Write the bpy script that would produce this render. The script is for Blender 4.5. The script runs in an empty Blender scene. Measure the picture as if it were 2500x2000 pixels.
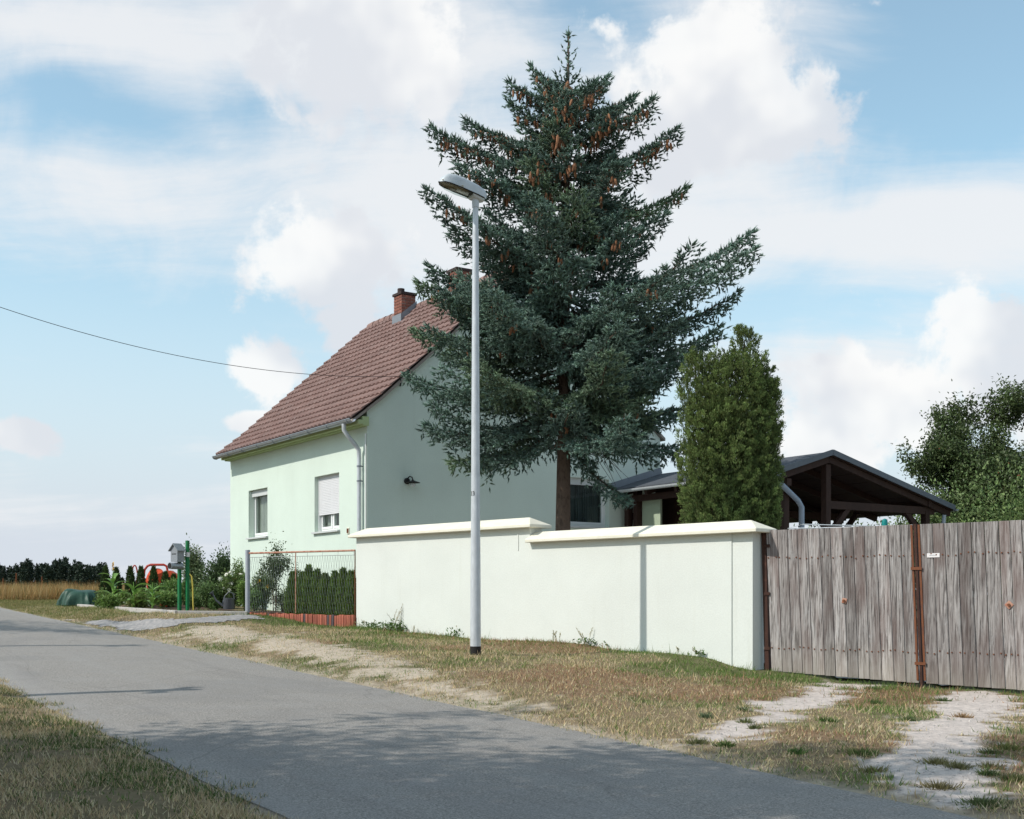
import bpy, math, random
import numpy as np
from mathutils import Vector, Matrix
random.seed(7); rng = np.random.default_rng(7)
sc = bpy.context.scene
col = sc.collection
R = math.radians

# ------------------------------------------------------------------ camera
F = 3000.0; CX = 1250.0; HZ = 1465.0; EYE = 1.6        # focal length, centre and horizon in photo pixels
cam = bpy.data.cameras.new('camera'); camo = bpy.data.objects.new('camera', cam); col.objects.link(camo)
cam.sensor_width = 36; cam.lens = F / 2500 * 36; cam.shift_y = (HZ - 1000) / 2500
cam.clip_start = .1; cam.clip_end = 6000
camo.location = (0, 0, EYE); camo.rotation_euler = (R(90), 0, 0)
sc.camera = camo
sc.render.resolution_x = 1024; sc.render.resolution_y = 819

# ------------------------------------------------------------------ sun, sky, exposure
SUN_EL = R(43); SUN_TO = Vector((.925, .379, 0)).normalized()         # horizontal direction in which shadows fall
sl = bpy.data.lights.new('sun', 'SUN'); slo = bpy.data.objects.new('sun', sl); col.objects.link(slo)
sl.energy = 3.25; sl.angle = R(.53); sl.color = (1, .955, .885)
sd = Vector((SUN_TO.x * math.cos(SUN_EL), SUN_TO.y * math.cos(SUN_EL), -math.sin(SUN_EL)))
slo.rotation_euler = sd.to_track_quat('-Z', 'Y').to_euler(); slo.location = (-20, -8, 25)
sc.view_settings.view_transform = 'Standard'; sc.view_settings.look = 'None'
sc.view_settings.exposure = 0.2; sc.view_settings.gamma = 1; sc.view_settings.use_curve_mapping = False

w = bpy.data.worlds.new('World'); sc.world = w; w.use_nodes = True
nt = w.node_tree; nt.nodes.clear()
class NG:
    """tiny helper for node maths"""
    def __init__(s, nt): s.nt = nt
    def n(s, t, **k):
        o = s.nt.nodes.new(t)
        for a, b in k.items(): setattr(o, a, b)
        return o
    def put(s, sock, v):
        if hasattr(v, 'is_output'): s.nt.links.new(v, sock)
        else: sock.default_value = v
    def m(s, op, a, b=0., c=0., clamp=False):
        o = s.n('ShaderNodeMath', operation=op, use_clamp=clamp)
        s.put(o.inputs[0], a); s.put(o.inputs[1], b); s.put(o.inputs[2], c); return o.outputs[0]
    def mr(s, v, a, b, c=0., d=1., mode='SMOOTHSTEP'):
        o = s.n('ShaderNodeMapRange', interpolation_type=mode)
        s.put(o.inputs[0], v); s.put(o.inputs[1], a); s.put(o.inputs[2], b); s.put(o.inputs[3], c); s.put(o.inputs[4], d)
        return o.outputs[0]
    def noise(s, vec, scale, detail=4, rough=.55, dist=0., dims='3D'):
        o = s.n('ShaderNodeTexNoise', noise_dimensions=dims)
        if vec is not None: s.put(o.inputs['Vector'], vec)
        s.put(o.inputs['Scale'], scale); s.put(o.inputs['Detail'], detail); s.put(o.inputs['Roughness'], rough); s.put(o.inputs['Distortion'], dist)
        return o.outputs['Fac']
    def mix(s, f, a, b, typ='MIX'):
        o = s.n('ShaderNodeMix', data_type='RGBA', blend_type=typ)
        s.put(o.inputs[0], f)
        for k, v in ((6, a), (7, b)):
            if not hasattr(v, 'is_output') and len(v) == 3: v = (*v, 1)
            s.put(o.inputs[k], v)
        return o.outputs[2]
    def vm(s, op, a, b):
        o = s.n('ShaderNodeVectorMath', operation=op); s.put(o.inputs[0], a); s.put(o.inputs[1], b)
        return o.outputs['Value'] if op in ('LENGTH', 'DOT_PRODUCT') else o.outputs[0]
    def xyz(s, x, y, z):
        o = s.n('ShaderNodeCombineXYZ'); s.put(o.inputs[0], x); s.put(o.inputs[1], y); s.put(o.inputs[2], z); return o.outputs[0]
    def sep(s, v):
        o = s.n('ShaderNodeSeparateXYZ'); s.put(o.inputs[0], v); return o.outputs
g = NG(nt)
sky = g.n('ShaderNodeTexSky', sky_type='NISHITA'); sky.sun_disc = False
sky.sun_elevation = SUN_EL; sky.sun_rotation = math.atan2(-SUN_TO.x, -SUN_TO.y)
sky.air_density = 1.0; sky.dust_density = .6; sky.ozone_density = 1.6; sky.altitude = 100
gen = g.n('ShaderNodeTexCoord').outputs['Generated']
D = g.sep(gen)
az = g.m('ARCTAN2', D[0], D[1]); el = g.m('ARCSINE', D[2])
ae = g.xyz(az, el, 0.)
# high thin layer: noise on a flat sheet overhead
inv = g.m('DIVIDE', 1., g.m('ADD', g.m('MAXIMUM', D[2], 0.), .16))
sheet = g.xyz(g.m('MULTIPLY', D[0], inv), g.m('MULTIPLY', D[1], inv), 0.)
warp = g.n('ShaderNodeTexNoise'); g.put(warp.inputs['Vector'], sheet); g.put(warp.inputs['Scale'], .8); g.put(warp.inputs['Detail'], 3)
sheetw = g.vm('ADD', sheet, g.vm('MULTIPLY', g.vm('SUBTRACT', warp.outputs['Color'], (.5, .5, .5)), (.9, .9, .9)))
n1 = g.noise(g.vm('MULTIPLY', g.vm('ADD', sheetw, (0., 0., 1.7)), (.6, 1.7, 1.)), 1.2, 8, .64)
def blob(px, py, rx, ry):
    u = (px - CX) / F; v = (HZ - py) / F
    a = math.atan(u); e = math.atan(v * math.cos(a))
    d = g.vm('MULTIPLY', g.vm('SUBTRACT', ae, (a, e, 0)), (F / rx, F / ry, 0))
    return g.m('SUBTRACT', 1., g.vm('LENGTH', d, (0, 0, 0)))
def vmax(l):
    r = l[0]
    for q in l[1:]: r = g.m('MAXIMUM', r, q)
    return r
# broad veil banks and the blue gaps between them
veil = vmax([blob(800, 150, 760, 420), blob(1750, 260, 560, 420), blob(250, 470, 620, 230), blob(1200, 520, 700, 330), blob(2300, 520, 460, 160), blob(300, 60, 520, 130), blob(2150, 860, 500, 110)])
veil = g.m('MAXIMUM', veil, -.5)
gap = vmax([blob(180, 240, 420, 110), blob(2330, 170, 420, 330), blob(260, 840, 560, 260), blob(1500, 60, 220, 90), blob(1950, 760, 420, 110), blob(620, 250, 160, 110)])
gap = g.m('MAXIMUM', gap, -.2)
dens = g.m('ADD', n1, g.m('SUBTRACT', g.m('MULTIPLY', veil, .26), g.m('MULTIPLY', gap, .24)))
n1b = g.noise(ae, 9., 6, .62, .6)
dens = g.m('ADD', dens, g.m('MULTIPLY', g.m('SUBTRACT', n1b, .5), .42))
thin = g.mr(dens, .35, .80)
# cumulus heaps with crisp heads
n2 = g.noise(ae, 13., 6, .58, .25)
n2b = g.noise(ae, 44., 4, .6, .1)
bump = g.m('ADD', g.m('MULTIPLY', g.m('SUBTRACT', n2, .5), 2.7), g.m('MULTIPLY', g.m('SUBTRACT', n2b, .5), .75))
heap = vmax([blob(655, 895, 120, 90), blob(770, 640, 250, 150), blob(850, 800, 120, 90), blob(2420, 900, 330, 215), blob(2200, 985, 300, 190), blob(1980, 1075, 300, 140),
             blob(60, 1070, 110, 45), blob(880, 120, 330, 260), blob(1780, 190, 300, 230), blob(1650, 330, 300, 160), blob(610, 1030, 80, 28)])
cum = g.mr(g.m('ADD', heap, bump), .04, .46)
# second, unplaced heap field for the rest of the sky (behind and beside the camera)
n3 = g.noise(ae, 4.2, 5, .58, .3)
rest = g.m('MULTIPLY', g.mr(n3, .52, .66), g.mr(g.m('ABSOLUTE', az), .46, .62))
cum = g.m('MAXIMUM', cum, rest)
shade = g.noise(g.vm('ADD', ae, (0., -.018, .3)), 11., 3, .5)
ccol = g.mix(g.mr(shade, .38, .62), (5.0, 5.2, 5.55), (6.6, 6.6, 6.55))
hazy = g.mr(el, .0, .34, 1., 0.)
skyb = g.mix(1., sky.outputs[0], (1.38, 1.58, 1.32), 'MULTIPLY')
skyc = g.mix(g.m('MINIMUM', g.m('ADD', g.m('MULTIPLY', hazy, .85), .16), .97), skyb, (4.45, 4.8, 5.4))
c1 = g.mix(g.m('MULTIPLY', thin, .88), skyc, (5.95, 6.0, 6.1))
c2 = g.mix(g.m('MULTIPLY', cum, .9), c1, ccol)
bg = g.n('ShaderNodeBackground'); bg.inputs[1].default_value = .13
nt.links.new(c2, bg.inputs[0])
out = g.n('ShaderNodeOutputWorld'); nt.links.new(bg.outputs[0], out.inputs[0])

# ------------------------------------------------------------------ helpers
TH = math.atan2(1985, 3000); CT, ST = math.cos(TH), math.sin(TH)
def tag(o, label=None, cat=None, group=None, kind=None):
    if label: o['label'] = label
    if cat: o['category'] = cat
    if group: o['group'] = group
    if kind: o['kind'] = kind
    return o
def empty(name, loc=(0, 0, 0), rz=0., label=None, cat=None, group=None):
    o = bpy.data.objects.new(name, None); col.objects.link(o); o.empty_display_size = .1
    o.location = loc; o.rotation_euler = (0, 0, rz)
    return tag(o, label, cat, group)
def link(name, me, parent=None, loc=None, rot=None, scale=None):
    o = bpy.data.objects.new(name, me); col.objects.link(o)
    if parent: o.parent = parent
    if loc is not None: o.location = loc
    if rot is not None: o.rotation_euler = rot
    if scale is not None: o.scale = scale
    return o
def np_mesh(name, V, Fc, mat=None, colr=None, smooth=False):
    """V (n,3), Fc (m,k) all the same k"""
    V = np.asarray(V, dtype=np.float32); Fc = np.asarray(Fc, dtype=np.int32)
    me = bpy.data.meshes.new(name); m, k = Fc.shape
    me.vertices.add(len(V)); me.vertices.foreach_set('co', V.ravel())
    me.loops.add(m * k); me.loops.foreach_set('vertex_index', Fc.ravel())
    me.polygons.add(m); me.polygons.foreach_set('loop_start', np.arange(0, m * k, k, dtype=np.int32))
    me.polygons.foreach_set('loop_total', np.full(m, k, dtype=np.int32))
    me.polygons.foreach_set('use_smooth', np.full(m, bool(smooth), dtype=bool))
    me.update(calc_edges=True)
    if colr is not None:
        a = me.color_attributes.new('Col', 'FLOAT_COLOR', 'POINT')
        c = np.ones((len(V), 4), dtype=np.float32); c[:, :3] = colr
        a.data.foreach_set('color', c.ravel())
    if mat: me.materials.append(mat)
    return me
class MB:
    """collects simple solids into one mesh"""
    def __init__(s): s.v = []; s.f = []
    def add(s, vs, fs):
        b = len(s.v); s.v += [tuple(v) for v in vs]; s.f += [tuple(b + i for i in f) for f in fs]; return s
    def box(s, x0, x1, y0, y1, z0, z1):
        return s.add([(x0, y0, z0), (x1, y0, z0), (x1, y1, z0), (x0, y1, z0), (x0, y0, z1), (x1, y0, z1), (x1, y1, z1), (x0, y1, z1)],
                     [(0, 3, 2, 1), (4, 5, 6, 7), (0, 1, 5, 4), (1, 2, 6, 5), (2, 3, 7, 6), (3, 0, 4, 7)])
    def beam(s, a, b, wd, ht):
        a, b = Vector(a), Vector(b); d = (b - a).normalized()
        up = Vector((0, 0, 1)) if abs(d.z) < .95 else Vector((1, 0, 0))
        x = d.cross(up).normalized() * wd / 2; y = x.cross(d).normalized() * ht / 2
        vs = [a - x - y, a + x - y, a + x + y, a - x + y, b - x - y, b + x - y, b + x + y, b - x + y]
        return s.add(vs, [(0, 3, 2, 1), (4, 5, 6, 7), (0, 1, 5, 4), (1, 2, 6, 5), (2, 3, 7, 6), (3, 0, 4, 7)])
    def tube(s, pts, rad, n=8, cap=True):
        pts = [Vector(p) for p in pts]; k = len(pts)
        if not hasattr(rad, '__len__'): rad = [rad] * k
        vs, fs = [], []; px = None
        for i, p in enumerate(pts):
            d = (pts[min(i + 1, k - 1)] - pts[max(i - 1, 0)])
            d = d.normalized() if d.length > 1e-9 else Vector((0, 0, 1))
            if px is None: px = d.cross(Vector((0, 0, 1)) if abs(d.z) < .9 else Vector((1, 0, 0))).normalized()
            x = (px - d * px.dot(d)).normalized(); y = d.cross(x); px = x
            for j in range(n):
                a = 2 * math.pi * j / n; vs.append(p + (x * math.cos(a) + y * math.sin(a)) * rad[i])
        for i in range(k - 1):
            for j in range(n):
                a = i * n + j; b = i * n + (j + 1) % n; fs.append((a, b, b + n, a + n))
        if cap: fs.append(tuple(range(n))[::-1]); fs.append(tuple(range((k - 1) * n, k * n)))
        return s.add(vs, fs)
    def lathe(s, prof, n=16, c=(0, 0, 0), cap=True):
        vs = [(c[0] + r * math.cos(2 * math.pi * j / n), c[1] + r * math.sin(2 * math.pi * j / n), c[2] + z) for r, z in prof for j in range(n)]
        fs = [(i * n + j, i * n + (j + 1) % n, (i + 1) * n + (j + 1) % n, (i + 1) * n + j) for i in range(len(prof) - 1) for j in range(n)]
        if cap: fs.append(tuple(range(n))[::-1]); fs.append(tuple(range((len(prof) - 1) * n, len(prof) * n)))
        return s.add(vs, fs)
    def extrude(s, prof, axis_pts):
        """closed profile [(a,b)] swept straight between two frames (p, ea, eb)"""
        n = len(prof); vs = []
        for p, ea, eb in axis_pts: vs += [Vector(p) + Vector(ea) * a + Vector(eb) * b for a, b in prof]
        fs = [(i * n + j, i * n + (j + 1) % n, (i + 1) * n + (j + 1) % n, (i + 1) * n + j) for i in range(len(axis_pts) - 1) for j in range(n)]
        fs += [tuple(range(n))[::-1], tuple(range((len(axis_pts) - 1) * n, len(axis_pts) * n))]
        return s.add(vs, fs)
    def mesh(s, name, mat, smooth=False, bevel=0, fix=True):
        me = bpy.data.meshes.new(name); me.from_pydata(s.v, [], s.f); me.update()
        if fix or bevel:
            import bmesh
            bm = bmesh.new(); bm.from_mesh(me)
            if fix: bmesh.ops.recalc_face_normals(bm, faces=bm.faces)
            if bevel: bmesh.ops.bevel(bm, geom=list(bm.edges), offset=bevel, segments=1, affect='EDGES', profile=.5)
            bm.to_mesh(me); bm.free()
        if smooth:
            me.polygons.foreach_set('use_smooth', np.ones(len(me.polygons), dtype=bool))
            me.set_sharp_from_angle(angle=R(40))
        if mat: me.materials.append(mat)
        return me
    def build(s, name, mat, parent=None, smooth=False, bevel=0, **k):
        return link(name, s.mesh(name, mat, smooth, bevel), parent, **k)
def S(a, b, x): 
    q = np.clip((np.asarray(x, dtype=float) - a) / (b - a), 0, 1); return q * q * (3 - 2 * q)
# numpy value noise
_perm = np.random.default_rng(3).random((256, 256))
def vnoise(x, y, sc_=1., seed=0):
    x = np.asarray(x, float) * sc_ + seed * 17.3; y = np.asarray(y, float) * sc_ + seed * 9.7
    xi = np.floor(x).astype(int); yi = np.floor(y).astype(int); fx = x - xi; fy = y - yi
    fx = fx * fx * (3 - 2 * fx); fy = fy * fy * (3 - 2 * fy)
    h = lambda a, b: _perm[a % 256, b % 256]
    return (h(xi, yi) * (1 - fx) + h(xi + 1, yi) * fx) * (1 - fy) + (h(xi, yi + 1) * (1 - fx) + h(xi + 1, yi + 1) * fx) * fy
def fbm(x, y, sc_=1., o=4, seed=0):
    r = 0.; a = .5; t = 0.
    for i in range(o): r = r + a * vnoise(x, y, sc_ * 2 ** i, seed + i); t += a; a *= .55
    return r / t

# ------------------------------------------------------------------ terrain
def tn(x, y): return -ST * x + CT * y, CT * x + ST * y          # along the road, across the road
def fromtn(t, n): return -ST * t + CT * n, CT * t + ST * n
def gbase(t):
    t = np.asarray(t, float)
    a = .0388 * np.clip(t, -12, 36); e = np.maximum(t - 36, 0)
    return a + .006 * e + .0328 * 6 * (1 - np.exp(-e / 6))
_ctl = [(-.543, 18.3, -.865), (3.61, 17.8, -1.03), (2.73, 18.7, -.86), (.78, 20.7, -.74), (-.66, 22.15, -.725), (-3.13, 24.7, -.57), (-5.7, 26.5, -.33), (-8.1, 30., -.32),
        (6.44, 15.5, -1.22), (4.6, 17., -1.18), (3.89, 17.6, -1.09), (-3.2, 27.3, -.5), (1, 24, -.75), (-12.4, 35, -.2), (-8, 33, -.2), (5, 25, -.95)]
_cd = np.array([(a, b, EYE + z - float(gbase(tn(a, b)[0]))) for a, b, z in _ctl])
ROAD0, ROAD1 = 2.96, 6.84
def ground(x, y):
    x = np.asarray(x, float); y = np.asarray(y, float); t, n = tn(x, y)
    num = 0.; den = 1e-3
    for a, b, d in _cd:
        wgt = 1. / ((x - a) ** 2 + (y - b) ** 2 + .35) ** 2; num = num + wgt * d; den = den + wgt
    de = num / den * S(ROAD1, ROAD1 + 1.3, n)
    de = de + .05 * S(ROAD0, ROAD0 - .5, n) + .025 * S(ROAD1 + .02, ROAD1 + .25, n)
    off = S(ROAD1 + .1, ROAD1 + .6, n) + S(ROAD0 - .05, ROAD0 - .5, n)
    de = de + off * (.035 * (fbm(x, y, 1.3, 3, 5) - .5) * 2)
    return gbase(t) + de
def gz(x, y): return float(ground(x, y))
def ray(px, py): return (px - CX) / F, (HZ - py) / F
def G(px, py):
    """ground point seen at a photo pixel"""
    u, v = ray(px, py); Y = np.arange(5, 90, .02); zz = EYE + v * Y
    k = np.argmax(zz <= ground(u * Y, Y)); y = Y[k]; return Vector((u * y, y, gz(u * y, y)))
def P(px, py, Y): u, v = ray(px, py); return Vector((u * Y, Y, EYE + v * Y))
def RP(px, py, o, nrm):
    """point where the pixel's ray meets a vertical plane"""
    u, v = ray(px, py); d = Vector((u, 1, v)); nrm = Vector(nrm); o = Vector(o)
    k = (o - Vector((0, 0, EYE))).dot(nrm) / d.dot(nrm); return Vector((0, 0, EYE)) + d * k
def on_ground(px, Y, dz=0.): x = (px - CX) / F * Y; return Vector((x, Y, gz(x, Y) + dz))

# ------------------------------------------------------------------ materials
def mat(name, c=(.5, .5, .5), rough=.7, var=.15, scale=6., bump=0., bscale=40., metal=0., c2=None, stretch=None, spec=.3, rnd=0., vcol=False, transl=0., detail=5, coord='Object', c2lo=.42, c2hi=.68):
    m = bpy.data.materials.new(name); m.use_nodes = True; t = m.node_tree; q = NG(t)
    b = t.nodes['Principled BSDF']; b.inputs['Roughness'].default_value = rough; b.inputs['Metallic'].default_value = metal
    b.inputs['Specular IOR Level'].default_value = spec
    vec = q.n('ShaderNodeTexCoord').outputs[coord]
    if stretch: vec = q.vm('MULTIPLY', vec, stretch)
    nz = q.noise(vec, scale, detail, .6)
    if vcol:
        a = q.n('ShaderNodeVertexColor', layer_name='Col').outputs[0]
    else: a = (*c, 1)
    if c2 is not None: a = q.mix(q.mr(nz, c2lo, c2hi), a, c2)
    k = q.mr(nz, .25, .75, 1 - var, 1 + var, 'LINEAR')
    if rnd:
        rr = q.m('FRACT', q.m('ADD', q.n('ShaderNodeObjectInfo').outputs['Random'], q.n('ShaderNodeNewGeometry').outputs['Random Per Island']))
        k = q.m('MULTIPLY', k, q.mr(rr, 0., 1., 1 - rnd, 1 + rnd, 'LINEAR'))
    cc = q.mix(1., a, q.xyz(k, k, k), 'MULTIPLY')
    t.links.new(cc, b.inputs['Base Color'])
    if bump:
        bn = q.n('ShaderNodeBump'); bn.inputs['Strength'].default_value = 1.; bn.inputs['Distance'].default_value = bump
        t.links.new(q.noise(vec, bscale, 5, .65), bn.inputs['Height']); t.links.new(bn.outputs[0], b.inputs['Normal'])
    if transl:
        tr = q.n('ShaderNodeBsdfTranslucent'); t.links.new(cc, tr.inputs[0])
        mx = q.n('ShaderNodeMixShader'); mx.inputs[0].default_value = transl
        o = t.nodes['Material Output']; t.links.new(b.outputs[0], mx.inputs[1]); t.links.new(tr.outputs[0], mx.inputs[2]); t.links.new(mx.outputs[0], o.inputs[0])
    return m
M = {}
def plaster(name, c, grain):
    """mineral render: trowel blotches, faint run-off streaks, grain"""
    m = bpy.data.materials.new(name); m.use_nodes = True; t = m.node_tree; q = NG(t); b = t.nodes['Principled BSDF']
    b.inputs['Roughness'].default_value = .92; b.inputs['Specular IOR Level'].default_value = .1
    ob = q.n('ShaderNodeTexCoord').outputs['Object']
    bl = q.noise(ob, .9, 7, .62); st = q.noise(q.vm('MULTIPLY', ob, (7., 7., .35)), 1., 4, .6); fn = q.noise(ob, 38., 4, .7); sp = q.noise(ob, 3.2, 6, .7)
    k = q.m('MULTIPLY', q.mr(bl, .3, .7, .955, 1.03, 'LINEAR'), q.mr(fn, .3, .7, .95, 1.04, 'LINEAR'))
    col_ = q.mix(1., (*c, 1), q.xyz(k, k, k), 'MULTIPLY')
    col_ = q.mix(q.m('MULTIPLY', q.mr(st, .56, .76), .16), col_, (c[0] * .78, c[1] * .76, c[2] * .70, 1))
    col_ = q.mix(q.m('MULTIPLY', q.mr(sp, .60, .74), .12), col_, (c[0] * .85, c[1] * .80, c[2] * .66, 1))
    t.links.new(col_, b.inputs['Base Color'])
    bn = q.n('ShaderNodeBump'); bn.inputs['Distance'].default_value = grain; t.links.new(fn, bn.inputs['Height']); t.links.new(bn.outputs[0], b.inputs['Normal'])
    return m
M['plaster'] = plaster('mint_plaster', (.622, .702, .622), .003)
M['wallplaster'] = plaster('garden_wall_plaster', (.685, .705, .66), .0028)
M['coping'] = mat('cream_coping', (.76, .72, .60), .85, .08, 4, .003, 60, spec=.15)
M['cornice'] = mat('olive_cornice', (.42, .50, .27), .85, .08, 5, spec=.1)
M['white'] = mat('white_frame', (.78, .78, .77), .4, .03, 4)
M['sillm'] = mat('sill', (.55, .56, .55), .5, .05, 4)
M['shutter'] = mat('shutter_slat', (.70, .69, .70), .5, .04, 4)
M['tile'] = mat('roof_tile_clay', (.245, .152, .132), .85, .10, 3.5, .002, 60, rnd=.12, c2=(.27, .185, .165), coord='Object')
M['tile_lichen'] = M['tile']
M['zinc'] = mat('zinc', (.36, .39, .42), .42, .12, 8, metal=.55)
M['galv'] = mat('galvanised_steel', (.55, .575, .60), .5, .16, 14, metal=.2, stretch=(1, 1, .35))
M['lead'] = mat('flashing', (.20, .22, .245), .6, .1, 6)
M['brick'] = mat('chimney_brick', (.235, .095, .068), .9, .2, 9, .003, 60, rnd=.28, c2=(.12, .06, .045), c2lo=.55, c2hi=.75)
M['mortar'] = mat('mortar', (.30, .26, .23), .95, .15, 9)
M['soot'] = mat('soot_cap', (.05, .035, .033), .9, .2, 6)
M['clinker'] = mat('edging_brick', (.36, .115, .075), .85, .22, 7, .003, 50, rnd=.25)
M['clinker_dark'] = mat('edging_brick_dark', (.09, .07, .075), .85, .2, 7, .003, 50)
M['rust'] = mat('rusty_steel', (.19, .07, .032), .85, .3, 12, .002, 50, c2=(.11, .045, .028))
M['rustdark'] = mat('dark_rusty_steel', (.055, .024, .017), .8, .3, 10, .002, 50, c2=(.075, .032, .022), c2lo=.6)
M['rustpale'] = mat('worn_red_rail', (.50, .29, .21), .8, .25, 14, c2=(.30, .10, .06))
M['greypost'] = mat('grey_painted_post', (.36, .38, .42), .6, .12, 5, c2=(.28, .12, .08), c2lo=.60, c2hi=.68)
M['wire'] = mat('fence_wire', (.34, .36, .35), .5, .1, 10, metal=.4)
M['green'] = mat('green_paint', (.015, .16, .055), .4, .1, 5)
M['dark'] = mat('black_band', (.02, .018, .017), .8, .2, 10)
M['orange'] = mat('mixer_orange', (.55, .075, .025), .55, .25, 5, c2=(.30, .16, .10), c2lo=.6, c2hi=.75)
M['redframe'] = mat('mixer_red', (.42, .045, .025), .5, .15, 8)
M['tarp'] = mat('green_tarp', (.028, .075, .052), .5, .15, 4, .004, 14)
M['concrete'] = mat('kerb_concrete', (.46, .43, .40), .9, .12, 6, .003, 40)
M['brownwood'] = mat('dark_brown_timber', (.035, .016, .011), .7, .25, 6, stretch=(1, 1, .3))
M['felt'] = mat('roofing_felt', (.075, .082, .095), .9, .15, 6, .002, 80)
M['bark'] = mat('spruce_bark', (.15, .10, .072), .95, .35, 16, .012, 26, stretch=(1, 1, .5), c2=(.07, .045, .032))
M['bark2'] = mat('fruit_bark', (.075, .062, .05), .95, .3, 14, .01, 30)
M['twig'] = mat('twig_bark', (.09, .065, .045), .95, .3, 14)
M['needle'] = mat('spruce_needles', vcol=True, rough=.6, var=.25, scale=2.2, spec=.25)
M['scale'] = mat('conifer_scale_leaf', vcol=True, rough=.7, var=.18, scale=2.5, spec=.2, transl=.12)
M['leaf'] = mat('leaf', vcol=True, rough=.5, var=.18, scale=3., spec=.35, transl=.22)
M['grassm'] = mat('grass_blade', vcol=True, rough=.8, var=.12, scale=2., spec=.15, transl=.2)
M['cone'] = mat('spruce_cone', (.25, .115, .058), .8, .2, 20, rnd=.25)
M['yellow'] = mat('yellow_petal', (.75, .42, .03), .6, .1, 8)
M['petal'] = mat('white_petal', (.80, .78, .68), .6, .06, 8, transl=.15)
M['redpetal'] = mat('red_petal', (.55, .03, .02), .6, .1, 8)
M['apple'] = mat('apple_skin', (.42, .04, .03), .4, .2, 8)
M['teal'] = mat('teal_plastic', (.005, .20, .19), .4, .05, 8)
M['plastic'] = mat('white_line', (.7, .72, .72), .5, .05, 8)
M['can'] = mat('watering_can_zinc', (.115, .125, .14), .5, .15, 8, metal=.4)
M['hose'] = mat('yellow_hose', (.65, .52, .10), .5, .1, 8)
M['curtain'] = mat('curtain', (.60, .60, .55), .9, .1, 3)
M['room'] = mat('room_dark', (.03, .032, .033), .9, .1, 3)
M['soil'] = mat('bed_soil', (.09, .055, .04), .95, .3, 8, .02, 20)
M['lampgrey'] = mat('lamp_housing', (.50, .53, .55), .5, .1, 9, metal=.1)
M['reflector'] = mat('lamp_reflector', (.34, .29, .21), .35, .2, 9, metal=.5)
M['cable'] = mat('cable', (.012, .012, .014), .6, .05, 5)
M['polewood'] = mat('pole_wood', (.16, .12, .09), .9, .2, 8)
M['sign'] = mat('sign_white', (.74, .70, .69), .5, .05, 5)
M['pebble'] = mat('pebble', (.42, .38, .35), .9, .2, 5, rnd=.3)
def glass(name, c, rough=.06, tr=0.):
    m = bpy.data.materials.new(name); m.use_nodes = True; b = m.node_tree.nodes['Principled BSDF']
    b.inputs['Base Color'].default_value = (*c, 1); b.inputs['Roughness'].default_value = rough; b.inputs['Transmission Weight'].default_value = tr
    b.inputs['IOR'].default_value = 1.45; b.inputs['Specular IOR Level'].default_value = .5
    return m
def pane_mat():
    m = bpy.data.materials.new('window_glass'); m.use_nodes = True; t = m.node_tree; q = NG(t); t.nodes.remove(t.nodes['Principled BSDF'])
    tr = q.n('ShaderNodeBsdfTransparent'); tr.inputs[0].default_value = (.82, .86, .84, 1)
    gl = q.n('ShaderNodeBsdfGlossy'); gl.inputs[1].default_value = .02
    fr = q.n('ShaderNodeFresnel'); fr.inputs[0].default_value = 1.5
    mx = q.n('ShaderNodeMixShader'); t.links.new(q.m('MULTIPLY', fr.outputs[0], q.m('SUBTRACT', 1., q.n('ShaderNodeNewGeometry').outputs['Backfacing'])), mx.inputs[0]); t.links.new(tr.outputs[0], mx.inputs[1]); t.links.new(gl.outputs[0], mx.inputs[2])
    t.links.new(mx.outputs[0], t.nodes['Material Output'].inputs[0]); return m
M['glass'] = pane_mat()
def wood_mat():
    m = bpy.data.materials.new('weathered_board'); m.use_nodes = True; t = m.node_tree; q = NG(t); b = t.nodes['Principled BSDF']
    b.inputs['Roughness'].default_value = .85; b.inputs['Specular IOR Level'].default_value = .2
    oi = q.n('ShaderNodeObjectInfo').outputs['Random']
    ob = q.n('ShaderNodeTexCoord').outputs['Object']
    vec = q.vm('ADD', ob, q.xyz(q.m('MULTIPLY', oi, 37.), q.m('MULTIPLY', oi, 11.), q.m('MULTIPLY', oi, 53.)))
    fine = q.noise(q.vm('MULTIPLY', vec, (55., 55., 2.6)), 1., 5, .65, .6)
    knot = q.noise(q.vm('MULTIPLY', vec, (9., 9., 1.7)), 1., 4, .6, 1.6)
    broad = q.noise(q.vm('MULTIPLY', vec, (5., 5., .9)), 1., 3, .5)
    c = q.mix(q.mr(fine, .30, .68), (.065, .055, .052), (.40, .37, .355))
    c = q.mix(q.m('MULTIPLY', q.mr(knot, .52, .72), .55), c, (.40, .39, .385))
    c = q.mix(q.m('MULTIPLY', q.mr(broad, .40, .70), .7), c, (.135, .095, .085))
    z = q.sep(ob)[2]
    c = q.mix(q.m('MULTIPLY', q.mr(q.m('ADD', z, q.m('MULTIPLY', broad, .5)), .75, .05), .5), c, (.36, .32, .27))
    k = q.mr(oi, 0., 1., .72, 1.3, 'LINEAR'); c = q.mix(1., c, q.xyz(k, k, k), 'MULTIPLY')
    t.links.new(c, b.inputs['Base Color'])
    bn = q.n('ShaderNodeBump'); bn.inputs['Distance'].default_value = .004; t.links.new(fine, bn.inputs['Height']); t.links.new(bn.outputs[0], b.inputs['Normal'])
    return m
M['board'] = wood_mat()

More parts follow.
